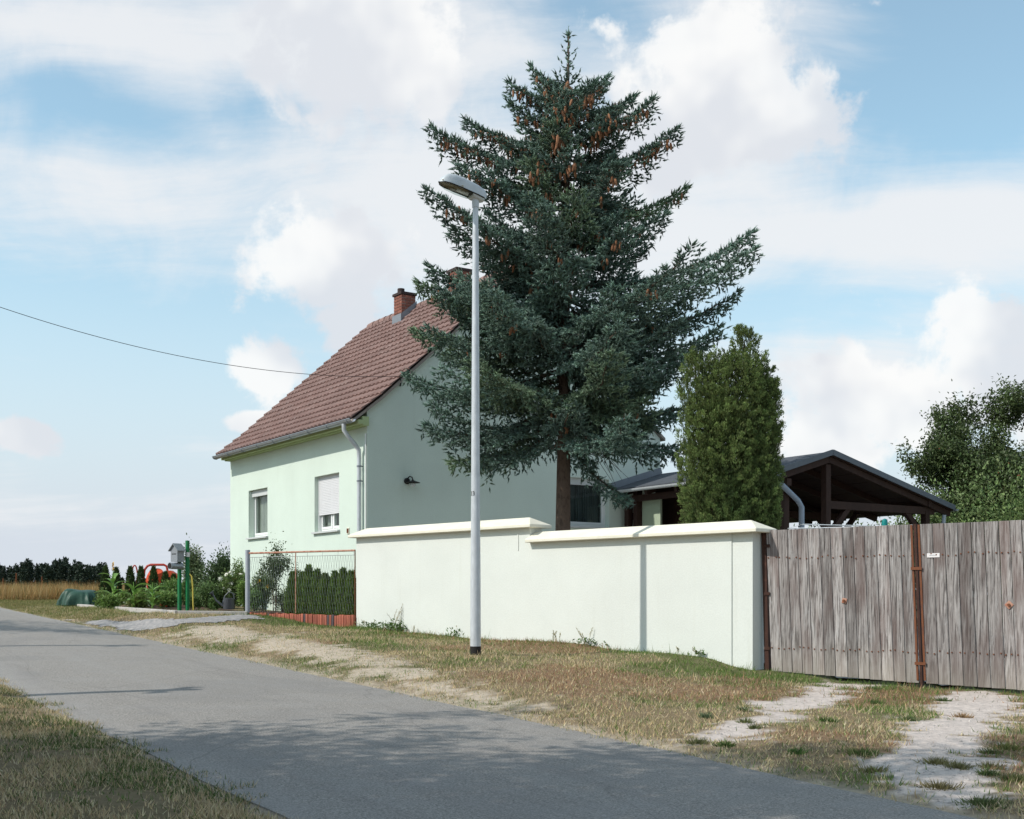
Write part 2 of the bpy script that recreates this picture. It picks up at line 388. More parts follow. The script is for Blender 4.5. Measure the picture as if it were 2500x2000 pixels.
# ------------------------------------------------------------------ ground, road, drive
def axis(dense, lo, hi, step, far0, far1):
    a = list(np.arange(lo, hi + 1e-6, step)); s_ = step; x = hi; r_ = []
    while x < far1: s_ *= 1.22; x += s_; r_.append(x)
    s_ = step; x = lo; l_ = []
    while x > far0: s_ *= 1.22; x -= s_; l_.append(x)
    return np.array(l_[::-1] + a + r_)
gx = axis(0, -13., 9.5, .085, -1600, 1600); gy = axis(0, 6.5, 33., .085, -60, 2600)
X, Y = np.meshgrid(gx, gy); Zg = ground(X, Y)
def poly_dist(x, y, poly):
    """signed distance, inside positive"""
    x = np.asarray(x); y = np.asarray(y); d = np.full(x.shape, 1e9); ins = np.zeros(x.shape, bool); k = len(poly)
    for i in range(k):
        ax, ay = poly[i]; bx, by = poly[(i + 1) % k]; ex, ey = bx - ax, by - ay; L2 = ex * ex + ey * ey
        tt = np.clip(((x - ax) * ex + (y - ay) * ey) / L2, 0, 1); d = np.minimum(d, np.hypot(x - ax - tt * ex, y - ay - tt * ey))
        c_ = ((ay > y) != (by > y)) & (x < (bx - ax) * (y - ay) / (by - ay + 1e-12) + ax); ins ^= c_
    return np.where(ins, d, -d)
def gp(l): return [tuple(G(a, b)[:2]) for a, b in l]
TRACK = [gp([(1630, 1818), (1668, 1792), (1760, 1765), (1830, 1745), (1890, 1712), (1950, 1688), (2030, 1663), (2120, 1672), (2075, 1692), (2010, 1722), (1900, 1760), (1865, 1800), (1760, 1818)]),
         gp([(2110, 1872), (2170, 1825), (2215, 1782), (2265, 1742), (2280, 1700), (2400, 1690), (2500, 1703), (2495, 1740), (2425, 1795), (2405, 1850), (2450, 1905), (2410, 1960), (2330, 1968), (2180, 1915)])]
WORN = [gp([(560, 1550), (700, 1560), (860, 1585), (960, 1610), (1020, 1650), (1150, 1690), (1300, 1725), (1280, 1738), (1100, 1705), (950, 1668), (800, 1620), (640, 1580)]),
        gp([(420, 1548), (520, 1528), (620, 1535), (700, 1552), (600, 1572), (480, 1562)])]
def masks(x, y):
    t, n = tn(x, y)
    nz = fbm(x, y, 2.2, 4, 2) - .5; nf = fbm(x, y, 7., 3, 8) - .5
    sand = np.maximum.reduce([poly_dist(x, y, p) for p in TRACK]); sand = S(-.10, .12, sand + nz * .75 + nf * .6)
    worn = np.maximum.reduce([poly_dist(x, y, p) for p in WORN]); worn = S(-.25, .25, worn + nz * 1.3 + nf * 1.2)
    edge = S(ROAD1 + .35, ROAD1 + .0, n + nz * .5) * S(ROAD1 - .5, ROAD1 - .2, n) 
    return sand, worn, edge, nz, nf
WA = Vector((3.61, 17.8)); WD = Vector((-.70, .714)).normalized(); WN = Vector((-WD.y, WD.x))      # garden wall line, unit direction, outward normal towards the road
if WN.dot(-WA) < 0: WN = -WN
WLEN = 9.62
FA = Vector((-3.13, 24.68)); FB = Vector((-5.70, 26.5))
def zonecol(x, y):
    sand, worn, edge, nz, nf = masks(x, y); t, n = tn(x, y)
    d = (x - WA.x) * WN.x + (y - WA.y) * WN.y                                 # distance in front of the garden wall
    green = S(1.7, .05, d + nz * 1.4) * S(26, 23, t) + .7 * S(.45, .72, fbm(x, y, .9, 3, 21))
    fdx, fdy = FB.x - FA.x, FB.y - FA.y; fl_ = math.hypot(fdx, fdy); fdst = -((x - FA.x) * fdy - (y - FA.y) * fdx) / fl_; fdst = np.where((x > FB.x - .4) & (x < FA.x + .4), np.abs(fdst), 9.)
    green = np.clip(green + S(24, 30, t) * .5 * S(8, 9.5, n + nz) + S(1.1, .2, fdst + nz) * 1., 0, 1)
    red = S(.46, .62, fbm(x, y, .55, 3, 33)) * S(ROAD1 + .7, ROAD1 + 1.7, n + nz * .8) * S(24, 18, t)
    return sand, worn, edge, green, red, nz, nf
def mixc(a, b, f): return a * (1 - f[..., None]) + np.asarray(b) * f[..., None]
sand, worn, edge, green, red, nz, nf = zonecol(X, Y)
C = np.broadcast_to(np.array((.22, .165, .10)), X.shape + (3,)).copy()
C = mixc(C, (.115, .125, .055), green * .75); C = mixc(C, (.24, .15, .09), red * .6)
C = mixc(C, (.50, .42, .33), worn * .9); C = mixc(C, (.50, .43, .34), edge * .6); C = mixc(C, (.56, .485, .435), sand)
Tt, Nn = tn(X, Y)
C = mixc(C, (.38, .32, .25), S(ROAD0 - .22, ROAD0 - .02, Nn) * S(ROAD0 + .4, ROAD0 + .2, Nn) * .8); C = mixc(C, (.30, .23, .11), S(40, 46, Tt)); C = mixc(C, (.20, .155, .09), S(ROAD0, ROAD0 - .4, Nn) * .8)
C = mixc(C, (.045, .075, .022), S(80, 500, Tt) * .3)
ny, nx = X.shape; idx = np.arange(ny * nx).reshape(ny, nx)
quads = np.stack([idx[:-1, :-1], idx[:-1, 1:], idx[1:, 1:], idx[1:, :-1]], -1).reshape(-1, 4)
M['ground'] = mat('dry_ground', vcol=True, rough=.95, var=.3, scale=14., bump=.02, bscale=32, spec=.1, detail=8)
V3 = np.stack([X, Y, Zg], -1).reshape(-1, 3)
go = link('ground', np_mesh('ground', V3, quads, M['ground'], C.reshape(-1, 3), True)); tag(go, kind='structure')

def road_mat():
    m = bpy.data.materials.new('asphalt'); m.use_nodes = True; t = m.node_tree; q = NG(t); b = t.nodes['Principled BSDF']
    b.inputs['Roughness'].default_value = .85; b.inputs['Specular IOR Level'].default_value = .25
    ob = q.n('ShaderNodeTexCoord').outputs['Object']
    f = q.noise(ob, 60., 3, .9); mid = q.noise(ob, 2.2, 5, .6); st = q.noise(q.vm('MULTIPLY', ob, (2.4, .22, 1.)), 1., 5, .6, .8)
    c = q.mix(q.mr(f, .25, .75), (.095, .086, .077), (.455, .42, .378))
    c = q.mix(q.m('MULTIPLY', q.mr(mid, .35, .75), .35), c, (.305, .292, .278))
    c = q.mix(q.m('MULTIPLY', q.mr(st, .52, .74), .28), c, (.16, .145, .14))
    vo = q.n('ShaderNodeTexVoronoi', feature='DISTANCE_TO_EDGE'); g2 = q.vm('ADD', q.vm('MULTIPLY', ob, (.45, .16, 1.)), q.vm('MULTIPLY', q.n('ShaderNodeTexNoise').outputs['Color'], (.25, .25, .0)))
    t.links.new(g2, vo.inputs['Vector']); vo.inputs['Scale'].default_value = 1.
    crack = q.m('MULTIPLY', q.mr(vo.outputs['Distance'], .004, .0), .22)
    trk = q.noise(q.vm('MULTIPLY', ob, (1.1, .035, 1.)), 1., 2, .5); c = q.mix(q.m('MULTIPLY', q.mr(trk, .5, .68), .30), c, (.34, .325, .31))
    pat = q.noise(ob, .55, 3, .5, .4); c = q.mix(q.m('MULTIPLY', q.mr(pat, .52, .62), .22), c, (.17, .165, .16))
    c = q.mix(crack, c, (.05, .045, .045)); t.links.new(c, b.inputs['Base Color'])
    bn = q.n('ShaderNodeBump'); bn.inputs['Distance'].default_value = .006; t.links.new(f, bn.inputs['Height']); t.links.new(bn.outputs[0], b.inputs['Normal'])
    return m
ts = np.concatenate([np.arange(-14, 48, .12), np.arange(48, 90, 2.)]); ns = np.linspace(0, 1, 9)
T2, N2 = np.meshgrid(ts, ns, indexing='ij')
w0 = ROAD0 + .05 * (fbm(ts, ts * 0, .8, 4, 4) - .5) * 2; w1 = ROAD1 + .07 * (fbm(ts, ts * 0, .7, 4, 6) - .5) * 2
Nw = w0[:, None] * (1 - N2) + w1[:, None] * N2
rz_ = gbase(T2) + .012 + .03 * (1 - (2 * N2 - 1) ** 2)
Nw = np.concatenate([Nw[:, :1], Nw, Nw[:, -1:]], 1); rz_ = np.concatenate([rz_[:, :1] - .12, rz_, rz_[:, -1:] - .12], 1); T2 = np.concatenate([T2[:, :1], T2, T2[:, -1:]], 1)      # edges turned down into the ground
lx, ly = Nw, T2                                     # local frame: x across, y along
ny, nx = T2.shape; idx = np.arange(ny * nx).reshape(ny, nx); quads = np.stack([idx[:-1, :-1], idx[:-1, 1:], idx[1:, 1:], idx[1:, :-1]], -1).reshape(-1, 4)
ro = link('road', np_mesh('road', np.stack([lx, ly, rz_], -1).reshape(-1, 3), quads, road_mat(), None, False), rot=(0, 0, TH)); tag(ro, kind='structure')
# gravel drive between the lane and the garden
def sheet(name, poly, m, dz, step=.12, parent=None):
    a = np.array(poly); lo = a.min(0) - step; hi = a.max(0) + step
    xs = np.arange(lo[0], hi[0], step); ys = np.arange(lo[1], hi[1], step); x, y = np.meshgrid(xs, ys)
    ins = poly_dist(x, y, poly) + (fbm(x, y, 2.5, 3, 12) - .5) * .35 > 0
    id_ = np.arange(x.size).reshape(x.shape); q = np.stack([id_[:-1, :-1], id_[:-1, 1:], id_[1:, 1:], id_[1:, :-1]], -1).reshape(-1, 4)
    keep = (ins[:-1, :-1] & ins[1:, 1:] & ins[:-1, 1:] & ins[1:, :-1]).ravel(); q = q[keep]
    used, invx = np.unique(q, return_inverse=True); z = ground(x, y) + dz
    v = np.stack([x, y, z], -1).reshape(-1, 3)[used]
    return link(name, np_mesh(name, v, invx.reshape(-1, 4), m, None, True), parent)
M['gravel'] = mat('gravel_drive', (.27, .26, .255), .95, .35, 16, .002, 60, c2=(.33, .30, .28), detail=9)
DRIVE = gp([(150, 1513), (300, 1514), (440, 1511), (620, 1502), (660, 1512), (540, 1522), (420, 1533), (320, 1545)])
tag(sheet('drive', DRIVE, M['gravel'], .012, .1), kind='structure')

BOUNCE_YARD = [tuple(WA - WN * .32), tuple(WA + WD * (WLEN - .1) - WN * .32), (-3.0, 27.2), (3.9, 31.9), (12, 33), (12, 20), (8.5, 14.2)]
tag(sheet('bounce_paving', BOUNCE_YARD, mat('bounce_concrete', (.50, .47, .43), .9, .12, 3, .003, 40), .03, .4), kind='structure')  # unseen pale paving, added to bounce light onto the gable and spruce

# ------------------------------------------------------------------ leaf and blade builders
def unit(a): return a / np.maximum(np.linalg.norm(a, axis=-1, keepdims=True), 1e-9)
def leaves(pos, d, up, ln, wd, c, fold=.12):
    """folded diamond leaves: base, left, right, tip"""
    n = len(pos); d = unit(d); sd_ = unit(np.cross(d, up)); nr = np.cross(sd_, d)
    ln = np.broadcast_to(ln, (n,))[:, None]; wd = np.broadcast_to(wd, (n,))[:, None]
    v = np.stack([pos, pos + d * ln * .45 + sd_ * wd * .5 + nr * ln * fold, pos + d * ln, pos + d * ln * .45 - sd_ * wd * .5 + nr * ln * fold], 1)
    b = np.arange(n)[:, None] * 4
    f = np.concatenate([b + [0, 1, 2], b + [0, 2, 3]], 0)
    return v.reshape(-1, 3), f, np.repeat(c, 4, 0)
def blades(pos, d, ln, wd, c):
    n = len(pos); d = unit(d); sd_ = unit(np.cross(d, rng.normal(size=(n, 3))))
    ln = np.broadcast_to(ln, (n,))[:, None]; wd = np.broadcast_to(wd, (n,))[:, None]
    v = np.stack([pos - sd_ * wd / 2, pos + sd_ * wd / 2, pos + d * ln], 1)
    return v.reshape(-1, 3), np.arange(n * 3).reshape(-1, 3), np.repeat(c, 3, 0)
class Acc:
    def __init__(s): s.V = []; s.F = []; s.C = []; s.k = 0
    def add(s, v, f, c): s.V.append(v); s.F.append(f + s.k); s.C.append(c); s.k += len(v)
    def obj(s, name, m, parent=None, **k):
        return link(name, np_mesh(name, np.concatenate(s.V), np.concatenate(s.F), m, np.concatenate(s.C)), parent, **k)
def rdir(n, up=0.):
    d = rng.normal(size=(n, 3)); d = unit(d); d[:, 2] += up; return unit(d)
def vary(c, n, a=.2, hue=.06):
    return np.clip(np.asarray(c)[None] * (1 + rng.uniform(-a, a, (n, 1))) * (1 + rng.uniform(-hue, hue, (n, 3))), .001, 1)

# ------------------------------------------------------------------ verge grass (nobody could count it)
def scatter_grass(name, label, n, xr, yr, keep, colf, lnf, cat='grass'):
    x = rng.uniform(*xr, n); y = rng.uniform(*yr, n); k = keep(x, y); x, y = x[k], y[k]
    c = colf(x, y); z = ground(x, y); ln = lnf(x, y)
    d = np.stack([rng.normal(0, .55, len(x)), rng.normal(0, .55, len(x)), np.ones(len(x))], -1)
    v, f, cc = blades(np.stack([x, y, z - .005], -1), d, ln, rng.uniform(.006, .011, len(x)), c)
    o = link(name, np_mesh(name, v, f, M['grassm'], cc)); tag(o, label, cat, kind='stuff'); return o
def front(x, y):
    """in front of wall, gate and fence"""
    d = (x - WA.x) * WN.x + (y - WA.y) * WN.y
    gd = (x - 3.72) * -.632 + (y - 18.02) * -.775
    fd = Vector((FB - FA)); fn = Vector((-fd.y, fd.x)).normalized()
    if fn.dot(-FA) < 0: fn = -fn
    fdist = (x - FA.x) * fn.x + (y - FA.y) * fn.y
    return np.where(x > 3.7, gd > .02, np.where(x > FA.x, d > .015, np.where(x > FB.x, fdist > .05, True)))
DRV = DRIVE
def keepA(x, y):
    t, n = tn(x, y); sand, worn, edge, green, red, nz, nf = zonecol(x, y)
    p = (1 - sand * .985) * (1 - worn * .6) * (1 - edge * .4) * (.45 + .75 * S(.35, .6, fbm(x, y, 4., 3, 41)))
    p = p * (poly_dist(x, y, DRV) + (fbm(x, y, 2.5, 3, 12) - .5) * .35 < .02)
    p = p * np.where((n < 9.6) | (t < 26.5), 1., 0.)
    ed = ROAD1 - .03 + .22 * (fbm(x, y, 3., 3, 14) - .5) * 2
    return (n > ed) & front(x, y) & (rng.random(len(x)) < p) & (np.abs(x / y) < .5)
def colA(x, y):
    sand, worn, edge, green, red, nz, nf = zonecol(x, y); n = len(x); u = rng.random(n)
    c = vary((.56, .44, .25), n, .3); straw = vary((.66, .56, .37), n, .2); gr = vary((.13, .20, .05), n, .35); rd = vary((.36, .215, .13), n, .35)
    c[u < .30] = straw[u < .30]
    pick = rng.random(n) < (.22 + .74 * green); c[pick] = gr[pick]
    pick = rng.random(n) < red * .5; c[pick] = rd[pick]
    return c
def lnA(x, y):
    sand, worn, edge, green, red, nz, nf = zonecol(x, y)
    return rng.uniform(.018, .07, len(x)) * (1 + 1.0 * (rng.random(len(x)) < .025)) * (.5 + 1.0 * fbm(x, y, 1.7, 3, 51)) * (1 + .8 * green * (rng.random(len(x)) < .3)) * (1 - .4 * worn)
scatter_grass('verge_grass', 'dry tufty grass on the bank between lane and white garden wall', 760000, (-13, 8.5), (7, 36), keepA, colA, lnA)
def keepL(x, y):
    t, n = tn(x, y); ed = ROAD0 + .06 + .36 * (fbm(x, y, 3.5, 4, 15) - .5) * 2
    return (n < ed) & (x / y > -.52) & (rng.random(len(x)) < 1.5 * S(.3, .62, fbm(x, y, 2.6, 4, 61)) + .12)
def colL(x, y):
    n = len(x); c = vary((.48, .375, .22), n, .35); gq = S(.42, .62, fbm(x, y, .9, 3, 71)); gr = vary((.10, .15, .045), n, .35); st = vary((.62, .52, .34), n, .2)
    u = rng.random(n); c[u < .32] = st[u < .32]; pk = rng.random(n) < .12 + .45 * gq; c[pk] = gr[pk]; return c
scatter_grass('roadside_grass', 'shaded grass on the near side of the lane', 330000, (-8.5, -.4), (5.8, 17.5), keepL, colL, lambda x, y: rng.uniform(.02, .075, len(x)) * (.5 + 1.0 * fbm(x, y, 2., 3, 81)))

# ------------------------------------------------------------------ house
HC = Vector((-.118 * 27.3, 27.3, 0)); HL = .3085 * 27.3; HG = .311 * 27.3
hz0 = gz(HC.x, HC.y) - .3
house = empty('house', (HC.x, HC.y, hz0), TH, 'mint green rendered house with brown tiled roof and two brick chimneys', 'house')
ax = Vector((CT, ST, 0)); ay = Vector((-ST, CT, 0))
def hl(p): p = Vector(p) - Vector((HC.x, HC.y, hz0)); return Vector((p.dot(ax), p.dot(ay), p.z))       # world to house frame
def onF(px, py, off=0.): return hl(RP(px, py, HC + ax * off, ax))       # facade plane
def onG(px, py, off=0.): return hl(RP(px, py, HC + ay * off, ay))       # gable plane
EX = -.40; ze = onF(866, 1019, EX).z; zr = onF(886, 806, HG / 2).z
fls = .88; NR = 20                                    # flare at the eave, ending on a tile course
def _flare(fx):
    m_ = (zr - ze) / ((HG / 2 - fx) + fls * (fx - EX)); la = math.hypot(fx - EX, m_ * fls * (fx - EX)); lb = (HG / 2 - fx) * math.hypot(1, m_)
    return m_, la / (la + lb)
flx = min(np.arange(.2, 1.4, .002), key=lambda q: abs(_flare(q)[1] - 3 / NR)); slm = _flare(flx)[0]
def roofz(x): return ze + (slm * fls * (x - EX) if x < flx else slm * fls * (flx - EX) + slm * (x - flx))
wallz = roofz(0) - .12
def holes_wall(Lx, Hx, holes, th):
    """wall slab in (a, z), outer face at depth 0, inner at th; rectangular holes"""
    xs = sorted({0, Lx, *[h[0] for h in holes], *[h[1] for h in holes]}); zs = sorted({0, Hx, *[h[2] for h in holes], *[h[3] for h in holes]})
    q = []
    for i in range(len(xs) - 1):
        for j in range(len(zs) - 1):
            cx_, cz_ = (xs[i] + xs[i + 1]) / 2, (zs[j] + zs[j + 1]) / 2
            if any(h[0] < cx_ < h[1] and h[2] < cz_ < h[3] for h in holes): continue
            for dpt in (0, th): q.append([(xs[i], dpt, zs[j]), (xs[i + 1], dpt, zs[j]), (xs[i + 1], dpt, zs[j + 1]), (xs[i], dpt, zs[j + 1])])
    for a, b, c, d in holes:
        for (p, r_) in (((a, c), (b, c)), ((b, c), (b, d)), ((b, d), (a, d)), ((a, d), (a, c))):
            q.append([(p[0], 0, p[1]), (r_[0], 0, r_[1]), (r_[0], th, r_[1]), (p[0], th, p[1])])
    return q
def rect(f, l, r, t, b):
    """window opening from photo pixels: left/right edge px at (x, y_top), bottom y at left"""
    p = f(*l); q = f(*r); bt = f(*b)
    return p, q, bt
w1 = (onF(607, 1198), onF(653, 1190.6), onF(604, 1314)); w2 = (onF(768, 1164), onF(828, 1153.5), onF(765, 1300))
def hole_from(w_, k): a = [w_[0][k], w_[1][k]]; return [min(a), max(a), w_[2].z, (w_[0].z + w_[1].z) / 2]
h1 = hole_from(w1, 1); h2 = hole_from(w2, 1)
gw = (onG(1384, 1166), onG(1487, 1172), onG(1384, 1284)); h3 = [gw[0].x, gw[1].x, onG(1440, 1286).z, onG(1440, 1168).z]
print('windows', h1, h2, h3, 'eave', ze, 'ridge', zr, 'pitch', math.degrees(math.atan(slm)))
mb = MB()
for q in holes_wall(HL, wallz, [h1, h2], .36): mb.add([(p[1], p[0], p[2]) for p in q], [(0, 1, 2, 3)])
for q in holes_wall(HG, wallz, [h3], .36): mb.add([(p[0], p[1], p[2]) for p in q], [(0, 1, 2, 3)])
mb.add([(0, 0, wallz), (HG, 0, wallz), (HG - flx, 0, roofz(flx) - .12), (HG / 2, 0, zr - .12), (flx, 0, roofz(flx) - .12)], [(0, 1, 2, 3, 4)])
mb.add([(0, HL, 0), (HG, HL, 0), (HG, HL, wallz), (HG - flx, HL, roofz(flx) - .12), (HG / 2, HL, zr - .12), (flx, HL, roofz(flx) - .12), (0, HL, wallz)], [(0, 1, 2, 3, 4, 5, 6)])
mb.add([(HG, 0, 0), (HG, HL, 0), (HG, HL, wallz), (HG, 0, wallz)], [(0, 1, 2, 3)])
me = mb.mesh('wall', M['plaster'], fix=False); link('wall', me, house)
# cornice with two steps, returning round the corner
mb = MB()
zc1 = roofz(-.16) - .13; zc2 = roofz(-.27) - .13
mb.box(-.16, -.001, -.10, HL, zc1 - .20, zc1).box(-.27, -.1605, -.14, HL, zc2 - .09, zc2)
mb.build('cornice', M['cornice'], house)
# roof deck
mb = MB(); OV = .09
pr = [(EX, ze - .03), (flx, roofz(flx) - .03), (HG / 2, zr - .03), (HG - flx, roofz(flx) - .03), (HG + .1, roofz(-.1) - .03), (HG + .1, roofz(-.1) - .10), (HG - flx, roofz(flx) - .11), (HG / 2, zr - .12), (flx, roofz(flx) - .11), (EX, ze - .10)]
mb.extrude(pr, [((0, -OV, 0), (1, 0, 0), (0, 0, 1)), ((0, HL - .02, 0), (1, 0, 0), (0, 0, 1))])
roof = mb.build('roof', M['mortar'], house); tag(roof, 'brown tiled roof deck')
# clay tiles
NC = 40
tw = (HL + OV + .02) / NC
lenA = math.hypot(flx - EX, roofz(flx) - ze); lenB = math.hypot(HG / 2 - flx, zr - roofz(flx)); tot = lenA + lenB; ex_ = tot / NR
prof = [(0, 0), (.10, .006), (.22, .030), (.34, .034), (.46, .012), (.60, .004), (.76, .006), (.88, .022), (1.0, .024)]
def tile_mesh():
    vs, fs = [], []; n = len(prof); tl = ex_ * 1.16
    for (yy, lift) in ((0, .05), (tl, .004)):
        for a, b in prof: vs.append((a * tw * 1.02, yy, b + lift))
    for a, b in prof: vs.append((a * tw * 1.02, 0, b + lift * 0 + .010))
    for i in range(n - 1): fs.append((i, i + 1, n + i + 1, n + i)); fs.append((i + 1, i, 2 * n + i, 2 * n + i + 1))
    fs.append((0, n, 2 * n)); fs.append((n - 1, 3 * n - 1, 2 * n - 1))
    return vs, fs
tv, tf = tile_mesh()
me_t = bpy.data.meshes.new('roof_tile'); me_t.from_pydata(tv, [], tf); me_t.update(); me_t.materials.append(M['tile'])
def roof_pt(sv):
    if sv < lenA - 1e-4: k = sv / lenA; return Vector((EX + (flx - EX) * k, 0, ze + (roofz(flx) - ze) * k)), math.atan2(roofz(flx) - ze, flx - EX)
    k = (sv - lenA) / lenB; return Vector((flx + (HG / 2 - flx) * k, 0, roofz(flx) + (zr - roofz(flx)) * k)), math.atan2(zr - roofz(flx), HG / 2 - flx)
tiles = []
for r_ in range(NR):
    p, ang = roof_pt(r_ * ex_)
    for c_ in range(NC):
        # tile local x runs along -y of the house (to the right seen from the road), local y up the slope
        m_ = Matrix.Translation((p.x, HL - .01 - c_ * tw, p.z)) @ Matrix(((0, math.cos(ang), -math.sin(ang), 0), (-1, 0, 0, 0), (0, math.sin(ang), math.cos(ang), 0), (0, 0, 0, 1)))
        m_ = m_ @ Matrix.Rotation(random.gauss(0, .003), 4, 'Z') @ Matrix.Translation((0, random.gauss(0, .003), random.gauss(0, .001)))
        wp = Matrix.Translation(house.location) @ Matrix.Rotation(TH, 4, 'Z') @ m_.translation
        tiles.append((wp.length, m_, c_, r_))
# those that show largest: nearest and not behind the spruce
tiles.sort(key=lambda q: q[0])
tops = [q for q in tiles][:300]; rest_t = tiles[300:]
for _, m_, c_, r_ in tops:
    o = link('roof_tile', me_t, roof); o.matrix_local = m_
vs = np.array(tv); accv, accf = [], []
tri = []
for f in tf:
    tri.append((f[0], f[1], f[2]));
    if len(f) == 4: tri.append((f[0], f[2], f[3]))
tri = np.array(tri)
for i, (_, m_, c_, r_) in enumerate(rest_t):
    a = np.array(m_); accv.append(vs @ a[:3, :3].T + a[:3, 3]); accf.append(tri + i * len(vs))
o = link('roof_tiles', np_mesh('roof_tiles', np.concatenate(accv), np.concatenate(accf), M['tile']), roof); tag(o, kind='stuff')
# ridge tiles
mbr = MB(); nseg = 7
pv = [(.12 * math.cos(a), .12 * math.sin(a)) for a in np.linspace(-.2, math.pi + .2, nseg)]
rl = .36
vsr = [(x * k, yy, z * k) for yy, k in ((0, 1.08), (rl * 1.1, .94)) for x, z in pv]
fsr = [(i, i + 1, nseg + i + 1, nseg + i) for i in range(nseg - 1)]
mbr.add(vsr, fsr); me_r = mbr.mesh('ridge_tile', M['tile'], fix=False)
for i in range(int((HL + OV) / rl)):
    link('ridge_tile', me_r, roof, (HG / 2, -OV + i * rl, zr - .01 + random.gauss(0, .004)))
# roof vents (pale tiles)
# chimneys: bricks one by one
def chimney(yc, xc, wx, wy, ztop, flue):
    zb = roofz(xc - wx / 2 if xc < HG / 2 else HG - xc) - .2
    core = MB().box(xc - wx / 2 + .012, xc + wx / 2 - .012, yc - wy / 2 + .012, yc + wy / 2 - .012, zb, ztop - .03).build('chimney', M['mortar'], house)
    z = roofz(xc - wx / 2) - .05; ch = .083; k = 0
    bl = {}
    def bk(lx_, ly_):
        key = (round(lx_, 3), round(ly_, 3))
        if key not in bl: bl[key] = MB().box(-lx_ / 2, lx_ / 2, -ly_ / 2, ly_ / 2, 0, ch - .012).mesh('brick', M['brick'], bevel=.004)
        return bl[key]
    while z + ch < ztop:
        nx_, ny_ = 2, 2
        for sgn in (-1, 1):
            # courses alternate by half a brick
            L_ = wy; segs = [L_ / 2, L_ / 2] if k % 2 == 0 else [L_ / 4, L_ / 2, L_ / 4]; pos_ = -L_ / 2
            for s_ in segs:
                link('brick', bk(.11, s_ - .010), core, (xc + sgn * (wx / 2 - .055 + .0), yc + pos_ + s_ / 2, z)); pos_ += s_
            L_ = wx - .23; segs = [L_] if k % 2 == 0 else [L_ / 2, L_ / 2]; pos_ = -L_ / 2
            for s_ in segs:
                link('brick', bk(s_ - .008, .11), core, (xc + pos_ + s_ / 2, yc + sgn * (wy / 2 - .055), z)); pos_ += s_
        z += ch; k += 1
    MB().box(xc - wx / 2 - .03, xc + wx / 2 + .03, yc - wy / 2 - .03, yc + wy / 2 + .03, z + .002, z + .07).build('chimney_cap', M['soot'], core)
    if flue: MB().lathe([(.10, 0), (.10, .16), (.085, .16)], 10, (xc - .05, yc + .12, z + .07)).build('flue_pipe', M['soot'], core)
    x0, x1 = xc - wx / 2 - .025, xc + wx / 2 + .025
    fl = MB(); zt = z
    for sgn in (-1, 1):
        yy = yc + sgn * (wy / 2 + .02)
        fl.add([(x0, yy, roofz(x0) + .02), (x1 if x1 < HG / 2 else HG / 2, yy, roofz(min(x1, HG / 2)) + .02), (min(x1, HG / 2), yy, roofz(min(x1, HG / 2)) + .22), (x0, yy, roofz(x0) + .26)], [(0, 1, 2, 3)])
    fl.box(x0 - .012, x0, yc - wy / 2 - .03, yc + wy / 2 + .03, roofz(x0) + .0, roofz(x0) + .26)
    fl.build('flashing', M['lead'], core)
pc = onF(988, 770, HG / 2 - .3)
chimney(pc.y, HG / 2 - .30, .44, .46, onF(985, 728, HG / 2 - .2).z, True)
pc2 = onF(1130, 700, HG / 2 - .2)
chimney(pc2.y, HG / 2 - .30, .44, .46, onF(1130, 663, HG / 2 - .2).z, False)
# gutter and brackets
gr = .075; gx0 = EX - .055; gzc = ze - .035
mb = MB(); n_ = 9
pv = [(gx0 + gr * math.cos(a), gzc + gr * math.sin(a)) for a in np.linspace(math.pi, 2 * math.pi, n_)] + [(gx0 + (gr - .008) * math.cos(a), gzc + (gr - .008) * math.sin(a)) for a in np.linspace(2 * math.pi, math.pi, n_)]
mb.extrude(pv, [((0, -.22, 0), (1, 0, 0), (0, 0, 1)), ((0, HL - .02, 0), (1, 0, 0), (0, 0, 1))])
gut = mb.build('gutter', M['zinc'], house, smooth=True)
mb = MB().tube([(gx0 - gr, -.22, gzc), (gx0 - gr, HL - .02, gzc)], .011, 6); mb.build('gutter_bead', M['zinc'], gut)
for i in range(9):
    yy = -.05 + i * (HL - .05) / 8
    MB().tube([(gx0 + (gr + .006) * math.cos(a), yy, gzc + (gr + .006) * math.sin(a)) for a in np.linspace(math.pi * .95, 2 * math.pi, 8)], .009, 5).build('bracket', M['lead'], gut)
dp = onF(877, 1150, -.09); yd = dp.y
mb = MB().tube([(gx0, yd + .02, gzc - gr + .01), (gx0, yd + .02, gzc - .20), (gx0 + .10, yd, gzc - .34), (-.20, yd, gzc - .50), (-.10, yd, gzc - .62), (-.09, yd, gzc - .80), (-.09, yd, .1)], [.052, .05, .05, .05, .05, .05, .05], 10)
dpipe = mb.build('downpipe', M['galv'], house, smooth=True)
for zz in (gzc - 1.0, 3.4, 1.6): MB().lathe([(.058, 0), (.058, .035)], 10, (-.09, yd, zz)).box(-.09, .0, yd - .01, yd + .01, zz + .005, zz + .03).build('pipe_clip', M['lead'], dpipe)
MB().tube([(-.02, yd - .18, wallz - .5), (-.02, yd - .18, .2)], .014, 6).build('conduit', M['white'], house)
